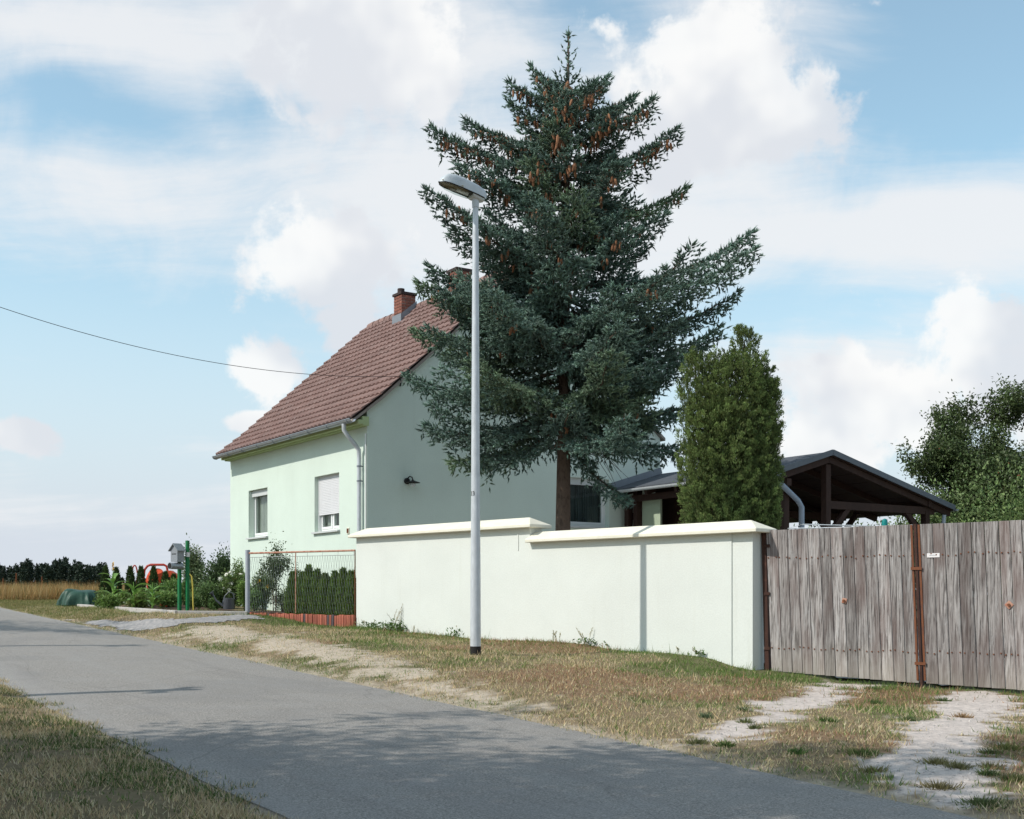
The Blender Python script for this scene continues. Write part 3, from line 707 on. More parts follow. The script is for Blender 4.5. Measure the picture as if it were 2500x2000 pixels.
# windows
def window(h, plane, style):
    """plane 'f' facade (a=y) or 'g' gable (a=x)"""
    a0, a1, z0, z1 = h; mid = (a0 + a1) / 2
    def bx(m_, p0, p1, d0, d1, q0, q1):
        if plane == 'f': m_.box(d0, d1, p0, p1, q0, q1)
        else: m_.box(p0, p1, d0, d1, q0, q1)
        return m_
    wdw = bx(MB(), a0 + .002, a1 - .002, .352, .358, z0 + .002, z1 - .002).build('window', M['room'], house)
    f = MB(); fw = .065; zt = z1
    D0, D1 = .17, .235
    if style == 'shutter': zt = z1
    bx(f, a0, a0 + fw, D0, D1, z0, zt); bx(f, a1 - fw, a1, D0, D1, z0, zt); bx(f, a0 + fw, a1 - fw, D0, D1, z0, z0 + fw); bx(f, a0 + fw, a1 - fw, D0, D1, zt - fw, zt)
    f.build('frame', M['white'], wdw)
    s_ = MB(); e = .055
    cells = [(a0 + fw, mid - .03), (mid + .03, a1 - fw)] if style == 'shutter' else [(a0 + fw, a1 - fw)]
    for p0, p1 in cells:
        s = MB(); bx(s, p0, p0 + e, D0 - .015, D1 - .012, z0 + fw, zt - fw); bx(s, p1 - e, p1, D0 - .015, D1 - .012, z0 + fw, zt - fw)
        bx(s, p0 + e, p1 - e, D0 - .015, D1 - .012, z0 + fw, z0 + fw + e); bx(s, p0 + e, p1 - e, D0 - .015, D1 - .012, zt - fw - e, zt - fw)
        s.build('sash', M['white'], wdw)
        bx(MB(), p0 + e, p1 - e, D0 + .01, D0 + .018, z0 + fw + e, zt - fw - e).build('pane', M['glass'], wdw)
    if len(cells) == 2: bx(MB(), mid - .03, mid + .03, D0, D1, z0 + fw, zt - fw).build('mullion', M['white'], wdw)
    # curtain with pleats behind the glass
    k = 60; cv, cf = [], []
    for i in range(k + 1):
        a = a0 + (a1 - a0) * i / k; d = .295 + .022 * math.sin(i * 1.9) + .01 * math.sin(i * .7)
        for zz in (z0 + .02, z1 - .02): cv.append((d, a, zz) if plane == 'f' else (a, d, zz))
    for i in range(k):
        if style == 'open' and i < k * .18: continue
        cf.append((2 * i, 2 * i + 2, 2 * i + 3, 2 * i + 1))
    c_ = MB(); c_.add(cv, cf); c_.build('curtain', M['curtain'] if style != 'double' else M['drape'], wdw)
    sl_ = MB(); bx(sl_, a0 - .05, a1 + .05, -.07, .168, z0 - .045, z0 - .003); sl_.build('sill', M['sillm'], wdw)
    if style == 'shutter':
        ns_ = 24; hh = (z1 - z0) * .70 / ns_
        for i in range(ns_):
            zz = z1 - (i + 1) * hh
            bx(MB(), a0 + .035, a1 - .035, .105 + .0, .118, zz + .003, zz + hh - .002).build('slat', M['shutter'], wdw)
        for p in (a0, a1 - .035): bx(MB(), p, p + .035, .095, .165, z0, z1).build('shutter_rail', M['white'], wdw)
    if style in ('open', 'double'):
        bx(MB(), a0 + .002, a1 - .002, .09, .16, z1 - .17, z1 - .002).build('shutter_box', M['sillm'], wdw)
    return wdw
M['drape'] = mat('net_curtain_dim', (.10, .115, .12), .9, .15, 3)
tag(window(h1, 'f', 'open'), 'narrow window with drawn curtain'); tag(window(h2, 'f', 'shutter'), 'window with white roller shutter mostly down'); tag(window(h3, 'g', 'double'), 'wide terrace window with dim net curtain')
pp = onF(851, 1296); MB().box(-.02, -.002, pp.y - .06, pp.y + .06, pp.z - .07, pp.z + .07).build('meter_plate', M['coping'], house)
for dy in (-.03, .02): MB().box(-.035, -.02, pp.y + dy - .012, pp.y + dy + .012, pp.z - .05, pp.z + .05).build('meter_slot', M['rust'], house)
# wall lamp on the gable
lp = onG(993, 1175)
wl = empty('wall_lamp', Matrix.Translation(house.location) @ Matrix.Rotation(TH, 4, 'Z') @ Vector((lp.x, 0, lp.z)), TH, 'small black and glass lantern lamp on the shaded gable wall', 'lamp')
MB().lathe([(.001, -.09), (.07, -.09), (.075, -.04), (.075, .03), (.05, .09), (.001, .09)], 12).build('wall_plate', M['dark'], wl, rot=(R(90), 0, 0), scale=(1, 1, .3), loc=(0, -.02, 0))
MB().tube([(0, -.02, .05), (.02, -.10, .10), (.05, -.16, .08), (.06, -.18, 0)], .014, 6).build('arm', M['dark'], wl)
MB().lathe([(.02, .02), (.04, 0), (.17, -.045), (.16, -.05)], 16, (.06, -.18, 0)).build('lamp_shade', M['dark'], wl, smooth=True)
MB().lathe([(.03, -.04), (.06, -.07), (.06, -.11), (.03, -.14)], 12, (.06, -.18, 0)).build('bulb_glass', glass('bulb_glass', (.6, .62, .6), .2), wl, smooth=True)

# ------------------------------------------------------------------ timber shelter built against the gable
YA = 27.15; apx = Vector(((2032 - CX) / F * YA, YA, 0))
sz0 = gz(apx.x, apx.y)
shel = empty('timber_shelter', (apx.x, apx.y, sz0), TH, 'open dark brown timber shelter with grey felt roof behind the board gate', 'shelter')
def sl_(p): p = Vector(p) - Vector((apx.x, apx.y, sz0)); return Vector((p.dot(ax), p.dot(ay), p.z))
zA = sl_(RP(2032, 1102, apx, ay)).z
pL = sl_(RP(1903, 1146, apx, ay)); pR = sl_(RP(2330, 1238, apx, ay))
RLEN = (hl((apx.x, apx.y, 0)).y * -1) - .02                        # back to the gable face
th = .07
mb = MB(); mb.extrude([(pL.x, pL.z), (0, zA), (pR.x, pR.z), (pR.x, pR.z - th), (0, zA - th), (pL.x, pL.z - th)], [((0, 0, 0), (1, 0, 0), (0, 0, 1)), ((0, RLEN, 0), (1, 0, 0), (0, 0, 1))])
sroof = mb.build('roof', M['felt'], shel)
# verge trim
mb = MB()
mb.beam((pL.x, -.02, pL.z - .02), (0, -.02, zA - .02), .03, .12); mb.beam((0, -.02, zA - .02), (pR.x, -.02, pR.z - .02), .03, .12)
mb.build('verge_trim', mat('verge_metal', (.115, .13, .15), .6, .1, 5), sroof)
def bd(a, b, wd=.14, ht=.16, nm='beam', par=None): return MB().beam(a, b, wd, ht).build(nm, M['brownwood'], par or shel)
def rz2(x): return (zA + (pL.z - zA) * x / pL.x if x < 0 else zA + (pR.z - zA) * x / pR.x) - th - .003
# ceiling boards following the slope, rafters, purlins
for (xa, xb) in ((pL.x, 0), (0, pR.x)):
    nb = 7 if xa == 0 else 3
    for i in range(nb):
        p0 = xa + (xb - xa) * i / nb; p1 = xa + (xb - xa) * (i + .97) / nb
        MB().add([(p0, .03, rz2(p0)), (p1, .03, rz2(p1)), (p1, RLEN - .05, rz2(p1)), (p0, RLEN - .05, rz2(p0)), (p0, .03, rz2(p0) - .025), (p1, .03, rz2(p1) - .025), (p1, RLEN - .05, rz2(p1) - .025), (p0, RLEN - .05, rz2(p0) - .025)],
                 [(0, 1, 2, 3), (4, 5, 6, 7), (0, 1, 5, 4), (2, 3, 7, 6), (0, 3, 7, 4), (1, 2, 6, 5)]).build('ceiling_board', M['brownwood'], shel)
for i in range(6):
    yy = .12 + i * (RLEN - .3) / 5
    bd((pL.x + .05, yy, rz2(pL.x + .05) - .10), (0, yy, rz2(0) - .10), .09, .13, 'rafter'); bd((0, yy, rz2(0) - .10), (pR.x - .05, yy, rz2(pR.x - .05) - .10), .09, .13, 'rafter')
xr_ = sl_(RP(2259, 1238, apx + ay * .2, ay)).x; xm = 0.02; xl = pL.x + .35
zb = sl_(RP(2024, 1233, apx + ay * .2, ay)).z
for (x_, top) in ((xl, rz2(xl) - .2), (xm, rz2(xm) - .2), (xr_, zb)):
    for y_ in (.2, RLEN * .5, RLEN - .25):
        if x_ == xm and y_ > 1: continue
        bd((x_, y_, gz(*(apx + ax * x_ + ay * y_)[:2]) - sz0 - .05), (x_, y_, top), .15, .15, 'post')
for y_ in (.2, RLEN * .5, RLEN - .25):
    bd((xl if y_ > .3 else xm + .075, y_, zb), (xr_ + .25, y_, zb), .13, .17, 'tie_beam')
bd((xr_, .05, zb + .17), (xr_, RLEN - .1, zb + .17), .13, .17, 'wall_plate'); bd((xl, .05, rz2(xl) - .28), (xl, RLEN - .1, rz2(xl) - .28), .13, .15, 'wall_plate')
for (xa, s_) in ((xm, 1), (xr_, -1)):
    for y_ in (.2, RLEN * .5):
        if xa == xm and y_ > .3: continue
        bd((xa, y_, zb - .75), (xa + s_ * .72, y_, zb - .04), .10, .12, 'brace')
for s_ in (1,): bd((xr_, .2, zb - .6), (xr_, .85, zb + .08), .10, .11, 'brace')
bd((xr_, RLEN * .5, zb - .6), (xr_, RLEN * .5 - .65, zb + .08), .10, .11, 'brace'); bd((xr_, RLEN * .5, zb - .6), (xr_, RLEN * .5 + .65, zb + .08), .10, .11, 'brace')
# gutter and downpipes
mb = MB(); gxs = pL.x - .05; gzs = pL.z - .05
pv = [(gxs + .065 * math.cos(a), gzs + .065 * math.sin(a)) for a in np.linspace(math.pi, 2 * math.pi, 8)] + [(gxs + .058 * math.cos(a), gzs + .058 * math.sin(a)) for a in np.linspace(2 * math.pi, math.pi, 8)]
mb.extrude(pv, [((0, -.06, 0), (1, 0, 0), (0, 0, 1)), ((0, RLEN - .05, 0), (1, 0, 0), (0, 0, 1))]); mb.build('gutter', M['galv'], shel, smooth=True)
q0 = Vector((gxs, .03, gzs - .05)); q1 = sl_(RP(1908, 1183, apx + ay * .03, ay)); q2 = sl_(RP(1948, 1222, apx + ay * .1, ay)); q3 = sl_(RP(1957, 1238, apx + ay * .1, ay))
MB().tube([q0, q1, q1 + (q2 - q1) * .1, q2, q3, (q3.x + .01, .1, -.2)], .062, 10).build('downpipe', mat('blue_grey_pipe', (.28, .33, .40), .45, .1, 6, metal=.3), shel, smooth=True)
MB().tube([(pR.x - .25, .1, pR.z - .2), (pR.x - .28, .1, pR.z - .45), (pR.x - .28, .1, -.3)], .05, 8).build('downpipe', M['zinc'], shel, smooth=True)
MB().extrude([(-.06, 0), (-.03, -.05), (.03, -.05), (.06, 0)], [((pR.x + .05, -.05, pR.z - .05), (1, 0, 0), (0, 0, 1)), ((pR.x + .05, RLEN, pR.z - .05), (1, 0, 0), (0, 0, 1))]).build('gutter', M['zinc'], shel)
# flashing strip on the house wall and the pale side panel with dark post
MB().beam((pL.x, RLEN - .012, rz2(pL.x) + .16), (0, RLEN - .012, rz2(0) + .16), .02, .16).build('flashing', M['lead'], shel)
pa = sl_(RP(1568, 1210, apx + ax * (pL.x + .5), ax)); pb = sl_(RP(1612, 1207, apx + ax * (pL.x + .5), ax))
ya_, yb_ = sorted((pa.y, pb.y))
MB().box(pL.x + .5, pL.x + .56, ya_, yb_, -.3, pa.z).build('side_panel', mat('panel_pale_green', (.36, .42, .31), .9, .05, 3), shel)
pd = sl_(RP(1557, 1230, apx + ax * (pL.x + .42), ax)); bd((pL.x + .42, pd.y, -.4), (pL.x + .42, pd.y, rz2(pL.x + .42)), .16, .16, 'post')
MB().box(pL.x + 1.1, pL.x + 1.16, .9, RLEN - .4, -.4, rz2(pL.x + 1.1) - .03).build('darkening_board', M['brownwood'], shel)  # dark board added up to the roof to darken the shelter interior
MB().box(xl + .1, xl + .14, .25, RLEN * .5, .95, 1.02).build('rail', M['rust'], shel)

# ------------------------------------------------------------------ garden wall
gwz = EYE + .985                                   # underside of the lower coping
gw_root = empty('garden_wall', (WA.x, WA.y, 0), math.atan2(WD.y, WD.x), 'pale mint rendered garden wall with stepped cream coping behind the street lamp', 'wall')
# local frame: x along the wall to the left, y towards the road is negative or positive
sgn = 1 if Vector((-WD.y, WD.x)).dot(WN) > 0 else -1
def wy_(d): return sgn * d
TW = .30; tstep = 4.72; ZU = EYE + 1.245
mb = MB()
def wbox(x0, x1, d0, d1, z0, z1, b=None): (b or mb).box(x0, x1, *sorted((wy_(d0), wy_(d1))), z0, z1)
wbox(.52, tstep, -TW, 0, .1, gwz); wbox(tstep, WLEN, -TW, 0, .1, ZU)
mb.build('wall', M['wallplaster'], gw_root)
mb = MB(); wbox(.16, .52, -TW, -.018, .1, gwz); mb.build('end_pier', M['wallplaster'], gw_root)
mb = MB(); wbox(tstep + .27, tstep + .29, 0, .012, ZU - .38, ZU - .10); mb.build('plaster_seam', M['wallplaster'], gw_root)
def coping(x0, x1, zb_, hip0, hip1, nm):
    o = .125; e = .055; hgt = .14; m_ = MB(); d0, d1 = -TW - o, o; dm = (d0 + d1) / 2
    a, b = x0 - (o if hip0 else 0), x1 + (o if hip1 else 0)
    h_ = (d1 - d0) / 2
    vs = [(a, d1, zb_), (b, d1, zb_), (b, d0, zb_), (a, d0, zb_), (a, d1, zb_ + e), (b, d1, zb_ + e), (b, d0, zb_ + e), (a, d0, zb_ + e),
          (a + (h_ if hip0 else 0), dm, zb_ + e + hgt), (b - (h_ if hip1 else 0), dm, zb_ + e + hgt)]
    vs = [(x, wy_(d), z) for x, d, z in vs]
    m_.add(vs, [(0, 1, 2, 3), (0, 1, 5, 4), (1, 2, 6, 5), (2, 3, 7, 6), (3, 0, 4, 7), (4, 5, 9, 8), (6, 7, 8, 9), (5, 6, 9), (7, 4, 8)])
    return m_.build(nm, M['coping'], gw_root, bevel=.008)
coping(.13, tstep - .002, gwz, True, False, 'coping'); coping(tstep, WLEN, ZU, True, True, 'coping')

# ------------------------------------------------------------------ board gate, two leaves
GO = Vector((3.72, 18.02, 0)); GD = Vector((.775, -.632, 0)).normalized(); GNV = Vector((-GD.y, GD.x, 0))
if GNV.dot(-GO) < 0: GNV = -GNV
garz = math.atan2(GD.y, GD.x)
def onGate(px, py): p = RP(px, py, GO, GNV); return (p - GO).dot(GD), p.z
zt_ = np.mean([onGate(1880, 1297)[1], onGate(2490, 1268)[1]])
def boards(name, label, edges, zbots, x_shift, lean):
    x0 = edges[0]
    base = GO + GD * x0
    root = empty(name, (base.x, base.y, gz(base.x, base.y) + .05), garz, label, 'gate'); bz = root.location.z
    for i in range(len(edges) - 1):
        a, b = edges[i] - x0, edges[i + 1] - x0; g_ = .0042
        zb_ = zbots[0] + (zbots[1] - zbots[0]) * i / (len(edges) - 2); zt = zt_ + random.gauss(0, .0025)
        m_ = MB(); h_ = zt - zb_
        sh = lambda z: lean * (1 - (z - zb_) / h_) * h_
        y0, y1 = -.012 - random.uniform(0, .005), .012
        vs = []
        for yy in (y0, y1): vs += [(a + g_ + sh(zb_), yy, zb_ - bz), (b - g_ + sh(zb_), yy, zb_ - bz), (b - g_ - .0, yy, zt - bz), (a + g_, yy, zt - bz)]
        # origin at the foot of the board so that the grain differs per board
        m_.add([(v[0] - a, v[1], v[2]) for v in vs], [(0, 1, 2, 3), (7, 6, 5, 4), (0, 4, 5, 1), (1, 5, 6, 2), (2, 6, 7, 3), (3, 7, 4, 0)])
        m_.build('board', M['board'], root, bevel=.003, loc=(a, 0, 0))
    return root, bz
gsign = 1 if GNV.dot(Vector((-GD.y, GD.x, 0))) > 0 else -1           # local +y is GNV when 1
ed1 = [onGate(1800 + .3247 * q, 1290 - .045 * (.3247 * q - 80))[0] for q in (232, 303, 378, 453, 530, 620, 700, 790, 870, 955, 1045, 1135, 1225, 1322)]
ed2 = [onGate(1800 + .3247 * q, 1280 - .045 * (.3247 * q - 430))[0] for q in (1388, 1468, 1558, 1655, 1757, 1858, 1965, 2050, 2140)]
ed1[0] -= .03; ed2[0] -= .03
while len(ed2) < 14: ed2.append(ed2[-1] + .155)
zb1 = (onGate(1914, 1640)[1], onGate(2250, 1668)[1]); zb2 = (onGate(2262, 1669)[1], onGate(2495, 1684)[1] - .03)
LEAN = .042
g1, bz1 = boards('gate_leaf', 'grey weathered board gate leaf hinged at the garden wall end', ed1, zb1, 0, LEAN)
g2, bz2 = boards('gate_leaf', 'grey weathered board gate leaf bearing a small white plate', ed2, zb2, 0, LEAN)
def gy_(d): return gsign * d
for root, ed, zbs, bz in ((g1, ed1, zb1, bz1), (g2, ed2, zb2, bz2)):
    x0 = ed[0]; wdt = ed[-1] - x0; lo = max(zbs) if False else min(zbs)
    n1_, n2_ = EYE + .61, EYE - .70
    for zz in (n1_, n2_):
        off = LEAN * (zt_ - zz)
        m_ = MB(); m_.box(off + .02, wdt + off - .02, *sorted((gy_(-.05), gy_(-.0165))), zz - bz - .05, zz - bz + .05); m_.build('cross_rail', M['rust'], root)
    nl = MB()
    for zz in (n1_, n2_):
        off = LEAN * (zt_ - zz)
        for i in range(len(ed) - 1):
            for fr in (.22, .78):
                xx = ed[i] - x0 + (ed[i + 1] - ed[i]) * fr + off + random.gauss(0, .008); z_ = zz - bz + random.gauss(0, .012)
                nl.box(xx - .008, xx + .008, *sorted((gy_(.012), gy_(.026))), z_ - .008, z_ + .008)
    o = nl.build('nails', M['rust'], root); tag(o, kind='stuff')
def plate(root, bz, px, py, s_, tilt, ed):
    a, z_ = onGate(px, py); a -= ed[0]
    o = MB().box(-s_, s_, *sorted((0, gy_(.01))), -s_, s_).build('rusty_plate', M['rustpale'], root, bevel=.004, loc=(a, gy_(.0175), z_ - bz), rot=(0, R(tilt), 0)); tag(o, 'rusty square bolt plate')
    MB().lathe([(.02, 0), (.02, .02)], 6).build('bolt', M['rust'], o, rot=(R(-90 * gsign), 0, 0), loc=(0, gy_(.011), 0))
plate(g1, bz1, 2063, 1467, .036, 12, ed1); plate(g2, bz2, 2465, 1477, .042, 45, ed2)
a, z_ = onGate(2280, 1356); a -= ed2[0]
so = MB().box(-.0, .17, *sorted((gy_(.018), gy_(.024))), -.028, .028).build('sign_plate', M['sign'], g2, loc=(a - .085, 0, z_ - bz2)); tag(so, 'small white enamel plate')
mk = MB()
for i in range(9): mk.box(.035 + i * .0115, .042 + i * .0115, *sorted((gy_(.0245), gy_(.0255))), -.004, .006)
o = mk.build('faint_lettering', M['zinc'], so)
# steel posts
def steel(name, label, x0, x1, y0, y1, ztop, lean, pos_x, m_='rust'):
    b_ = GO + GD * pos_x; g_ = gz(b_.x, b_.y) - .25
    root = empty(name, (b_.x, b_.y, g_), garz, label, 'post')
    h_ = ztop - g_; vs = []
    for z_, s_ in ((0, lean * h_), (h_, 0)):
        vs += [(x0 + s_, gy_(y0), z_), (x1 + s_, gy_(y0), z_), (x1 + s_, gy_(y1), z_), (x0 + s_, gy_(y1), z_)]
    MB().add(vs, [(0, 1, 2, 3), (4, 5, 6, 7), (0, 1, 5, 4), (1, 2, 6, 5), (2, 3, 7, 6), (3, 0, 4, 7)]).build('post', M[m_], root)
    return root, h_
hp, h_ = steel('gate_post', 'dark rusty steel hinge post between garden wall and board gate', -.10, -.03, -.06, .02, zt_ + .0, LEAN * .6, ed1[0] + .03, 'rustdark')
for zz in (.55, 1.35, 2.05): MB().box(-.05, .04, *sorted((gy_(.022), gy_(.034))), zz, zz + .045).build('hinge', M['rustdark'], hp)
MB().tube([(-.012, gy_(.0), .25), (-.012 - .0, gy_(.0), .3)], .016, 8).build('hinge_pin', M['rust'], hp)
mp, h_ = steel('gate_post', 'orange rusty angle steel where the two gate leaves meet', -.018, .018, -.05, .03, zt_ + .005, LEAN, ed1[-1] + .032, 'rustdark')
for s_ in (-1, 1):
    vs = []
    for z_, l_ in ((.35, LEAN * (h_ - .35)), (h_ - .01, 0)):
        xx = s_ * .050 + l_; vs += [(xx - .014, gy_(.016), z_), (xx + .014, gy_(.016), z_), (xx + .014, gy_(.024), z_), (xx - .014, gy_(.024), z_)]
    MB().add(vs, [(0, 1, 2, 3), (4, 5, 6, 7), (0, 1, 5, 4), (1, 2, 6, 5), (2, 3, 7, 6), (3, 0, 4, 7)]).build('angle_flange', M['rust'], mp)
for zz in (h_ - .62, h_ - 1.9): 
    l_ = LEAN * (h_ - zz); MB().box(l_ - .075, l_ + .075, *sorted((gy_(.03), gy_(.042))), zz, zz + .04).build('latch_strap', M['rust'], mp)

# ------------------------------------------------------------------ street lamp
LB = Vector((-.543, 18.3, 0)); LB.z = gz(LB.x, LB.y)
lamp = empty('street_lamp', LB, 0, 'tall galvanised street lamp standing on the grass bank', 'street lamp')
ztop = EYE + (HZ - 505) / F * 18.3 - LB.z
def lz(py): return EYE + (HZ - py) / F * 18.3 - LB.z
MB().tube([(0, 0, -.1), (0, 0, lz(1578))], .081, 20).build('base_band', M['dark'], lamp, smooth=True)
MB().tube([(0, 0, lz(1578)), (0, 0, lz(1420)), (0, 0, lz(1250)), (0, 0, lz(565))], [.079, .076, .068, .046], 20).build('pole', M['galv'], lamp, smooth=True)
MB().tube([(0, 0, lz(566)), (0, 0, lz(555)), (0, 0, lz(505))], [.046, .042, .042], 20).build('neck', M['galv'], lamp, smooth=True)
MB().tube([(0, 0, lz(507)), (0, 0, lz(486))], [.051, .055], 16).build('collar', M['lampgrey'], lamp, smooth=True)
# number on the pole
tc = bpy.data.curves.new('number', 'FONT'); tc.body = '23'; tc.size = .088; tc.align_x = 'CENTER'; tc.align_y = 'CENTER'
to = bpy.data.objects.new('tmp', tc); col.objects.link(to); bpy.context.view_layer.update()
tm = bpy.data.meshes.new_from_object(to.evaluated_get(bpy.context.evaluated_depsgraph_get())); bpy.data.objects.remove(to)
rr = .0685; zc = lz(1206)
for v in tm.vertices:
    a = -math.pi / 2 - .75 + v.co.x / rr; r2 = rr + .0022; v.co = Vector((r2 * math.cos(a), r2 * math.sin(a), zc + v.co.y))
tm.materials.append(M['dark']); link('number', tm, lamp)
# head: lofted sections along an axis towards the lane, tilted up
hd = Vector((-CT, -ST, 0)); side = Vector((-hd.y, hd.x, 0)); tilt = R(10)
axh = (hd * math.cos(tilt) + Vector((0, 0, math.sin(tilt)))); uph = side.cross(axh) * -1
if uph.z < 0: uph = -uph
H0 = Vector((0, 0, lz(486) + .03)) - axh * .10
def loft(secs, n, up0, up1):
    """secs: (along, halfwidth, height); arc from angle up0 to up1"""
    vs, fs = [], []
    for a, w_, h_, dz in secs:
        for j in range(n):
            th_ = up0 + (up1 - up0) * j / (n - 1)
            cxx, cyy = math.cos(th_), math.sin(th_)
            cxx = math.copysign(abs(cxx) ** .48, cxx); cyy = math.copysign(abs(cyy) ** .48, cyy)
            vs.append(H0 + axh * a + side * (w_ * cxx) + uph * (h_ * cyy + dz))
    for i in range(len(secs) - 1):
        for j in range(n - 1): fs.append((i * n + j, i * n + j + 1, (i + 1) * n + j + 1, (i + 1) * n + j))
    return vs, fs
secs = [(-.05, .03, .03, 0), (-.045, .07, .10, 0), (0, .088, .14, 0), (.12, .105, .165, 0), (.36, .118, .18, 0), (.52, .118, .178, 0), (.62, .108, .155, 0), (.68, .085, .11, 0), (.715, .05, .05, 0), (.73, .025, .01, 0), (.735, .005, .005, 0)]
v_, f_ = loft(secs, 13, 0, math.pi); MB().add(v_, f_).build('lamp_housing', M['lampgrey'], lamp, smooth=True)
secs2 = [(-.03, .055, .03, 0), (.0, .08, .045, 0), (.14, .10, .05, 0), (.20, .10, .03, 0)]
v_, f_ = loft(secs2, 9, math.pi, 2 * math.pi); MB().add(v_, f_).build('gear_cover', M['lampgrey'], lamp, smooth=True)
v_, f_ = loft([(.17, .09, .045, .01), (.2, .10, .06, .01), (.40, .112, .07, .01), (.58, .105, .06, .01), (.68, .075, .04, .01), (.72, .03, .015, .01)], 11, math.pi, 2 * math.pi)
MB().add(v_, f_).build('lamp_bowl', M['glass'], lamp, smooth=True)
v_, f_ = loft([(.19, .10, .05, .012), (.40, .12, .075, .012), (.60, .11, .05, .012), (.72, .06, .02, .012)], 9, 0, math.pi)
MB().add(v_, f_).build('reflector', M['reflector'], lamp, smooth=True)
MB().tube([H0 + axh * .24 - uph * .005, H0 + axh * .42 - uph * .012], [.03, .022], 8).build('lamp_bulb', M['plastic'], lamp, smooth=True)
MB().tube([H0 + axh * a + side * w_ for a, w_ in ((.0, .09), (.12, .108), (.4, .12), (.58, .115), (.68, .085), (.735, 0), (.68, -.085), (.58, -.115), (.4, -.12), (.12, -.108), (0, -.09))], .008, 5).build('rim', M['dark'], lamp)

# ------------------------------------------------------------------ overhead cable and its pole beyond the frame
PT = Vector((-15.2, 17., 0))
ca = Matrix.Translation(house.location) @ Matrix.Rotation(TH, 4, 'Z') @ onG(976, 919, -.1); ce = Vector((ca.x, ca.y, ca.z))
def kat(u): return (ce.x - u * ce.y) / ((ce.x - PT.x) - u * (ce.y - PT.y))
eqs, rhs = [], []
for px, py in ((0, 750), (499, 881)):
    u, v = ray(px, py); k = kat(u); Yk = ce.y + k * (PT.y - ce.y); zz = EYE + v * Yk
    eqs.append((k, -4 * k * (1 - k))); rhs.append(zz - ce.z)
A_, S_ = np.linalg.solve(np.array(eqs), np.array(rhs)); print('cable end dz', A_, 'sag', S_)
PT.z = ce.z + A_
pts = [ce + (PT - ce) * k - Vector((0, 0, 4 * S_ * k * (1 - k))) for k in np.linspace(0, 1, 60)]
cab = empty('overhead_cable', ce, 0, 'black overhead cable sagging to the house gable from the left', 'cable')
MB().tube([p - ce for p in pts], .0058, 6).build('cable', M['cable'], cab, smooth=True)
MB().tube([(0, 0, 0), Vector((.02, .05, -.12)), Vector((.0, .1, -.2))], .02, 6).build('anchor', M['dark'], cab)
def pole(x, y, top, lab):
    pg = gz(x, y); up_ = empty('utility_pole', (x, y, pg), 0, lab, 'pole'); h_ = top - pg
    MB().tube([(0, 0, -.3), (0, 0, h_ + .25)], [.12, .085], 12).build('pole', M['polewood'], up_, smooth=True)
    MB().beam((-.16, -.35, h_), (.16, .35, h_), .08, .09).build('crossarm', M['polewood'], up_)
    for s_ in (-1, 1): MB().lathe([(.02, 0), (.045, .03), (.045, .09), (.02, .12)], 8, (s_ * .13, s_ * .30, h_ + .045)).build('insulator', M['white'], up_)
pole(PT.x, PT.y, PT.z, 'tall wooden utility pole carrying the house cable over the lane')
pole(-9.2, 11.8, gz(-9.2, 11.8) + 5.3, 'short wooden pole with crossarm whose shadow crosses the lane')
# ------------------------------------------------------------------ spruce
SP = Vector((.98, 24.0, 0)); SP.z = gz(SP.x, SP.y)
spr = empty('spruce_tree', SP, 0, 'tall blue spruce hung with brown cones behind the garden wall', 'tree')
def spz(py): return EYE + (HZ - py) / F * 24. - SP.z
def spx(px): return (px - CX) / F * 24. - SP.x
HT = spz(78)
lean_top = spx(1388)
def trunk_x(z): return lean_top * max(0, z / HT) ** 1.2
tp = [(trunk_x(z), .03 * math.sin(z), z) for z in np.linspace(-.2, HT - .1, 26)]
tr_ = [max(.012, .175 * (1 - z / HT) ** .8 + (.06 * max(0, 1 - z / .8) if z < .8 else 0)) for _, _, z in tp]
MB().tube(tp, tr_, 14).build('trunk', M['bark'], spr, smooth=True)
acc = Acc(); wood = MB(); conepos = []; conehost = []
# bottle-brush shoots: crossed blades plus needle spikes
def shoots(pos, d, ln, painted_shade, tone=None):
    n = len(pos); d = unit(d); a = rng.normal(size=(n, 3)); s1 = unit(np.cross(d, a)); s2 = np.cross(d, s1)
    ln = np.broadcast_to(ln, (n,)); w_ = .031
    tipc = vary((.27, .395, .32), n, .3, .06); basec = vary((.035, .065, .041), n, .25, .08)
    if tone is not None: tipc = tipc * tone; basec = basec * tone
    tipc = tipc * (1 - .75 * np.clip(painted_shade, 0, 1)[:, None]); V = []; Fl = []; Cc = []; k = 0  # tips darkened inside the crown and on hanging fringe: shade put into colour
    for sA in (s1, s2):
        v = np.stack([pos, pos + d * ln[:, None] * .35 + sA * w_ * .6, pos + d * ln[:, None] * 1.02, pos + d * ln[:, None] * .35 - sA * w_ * .6], 1)
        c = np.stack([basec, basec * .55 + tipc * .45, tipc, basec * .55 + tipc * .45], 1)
        b = np.arange(n)[:, None] * 4 + k; Fl.append(np.concatenate([b + [0, 1, 2], b + [0, 2, 3]])); V.append(v.reshape(-1, 3)); Cc.append(c.reshape(-1, 3)); k += n * 4
    for q in np.linspace(.08, .95, 8):
        ang = rng.uniform(0, 2 * np.pi, n)[:, None]; sd_ = s1 * np.cos(ang) + s2 * np.sin(ang); nd = unit(d * .7 + sd_)
        p0 = pos + d * (ln * q)[:, None]; pe = unit(np.cross(nd, d)) * .0055
        v = np.stack([p0 - pe, p0 + pe, p0 + nd * .045], 1); c = np.stack([basec * .5 + tipc * .5, basec * .5 + tipc * .5, tipc * 1.05], 1)
        Fl.append(np.arange(n * 3).reshape(-1, 3) + k); V.append(v.reshape(-1, 3)); Cc.append(c.reshape(-1, 3)); k += n * 3
    acc.add(np.concatenate(V), np.concatenate(Fl), np.concatenate(Cc))
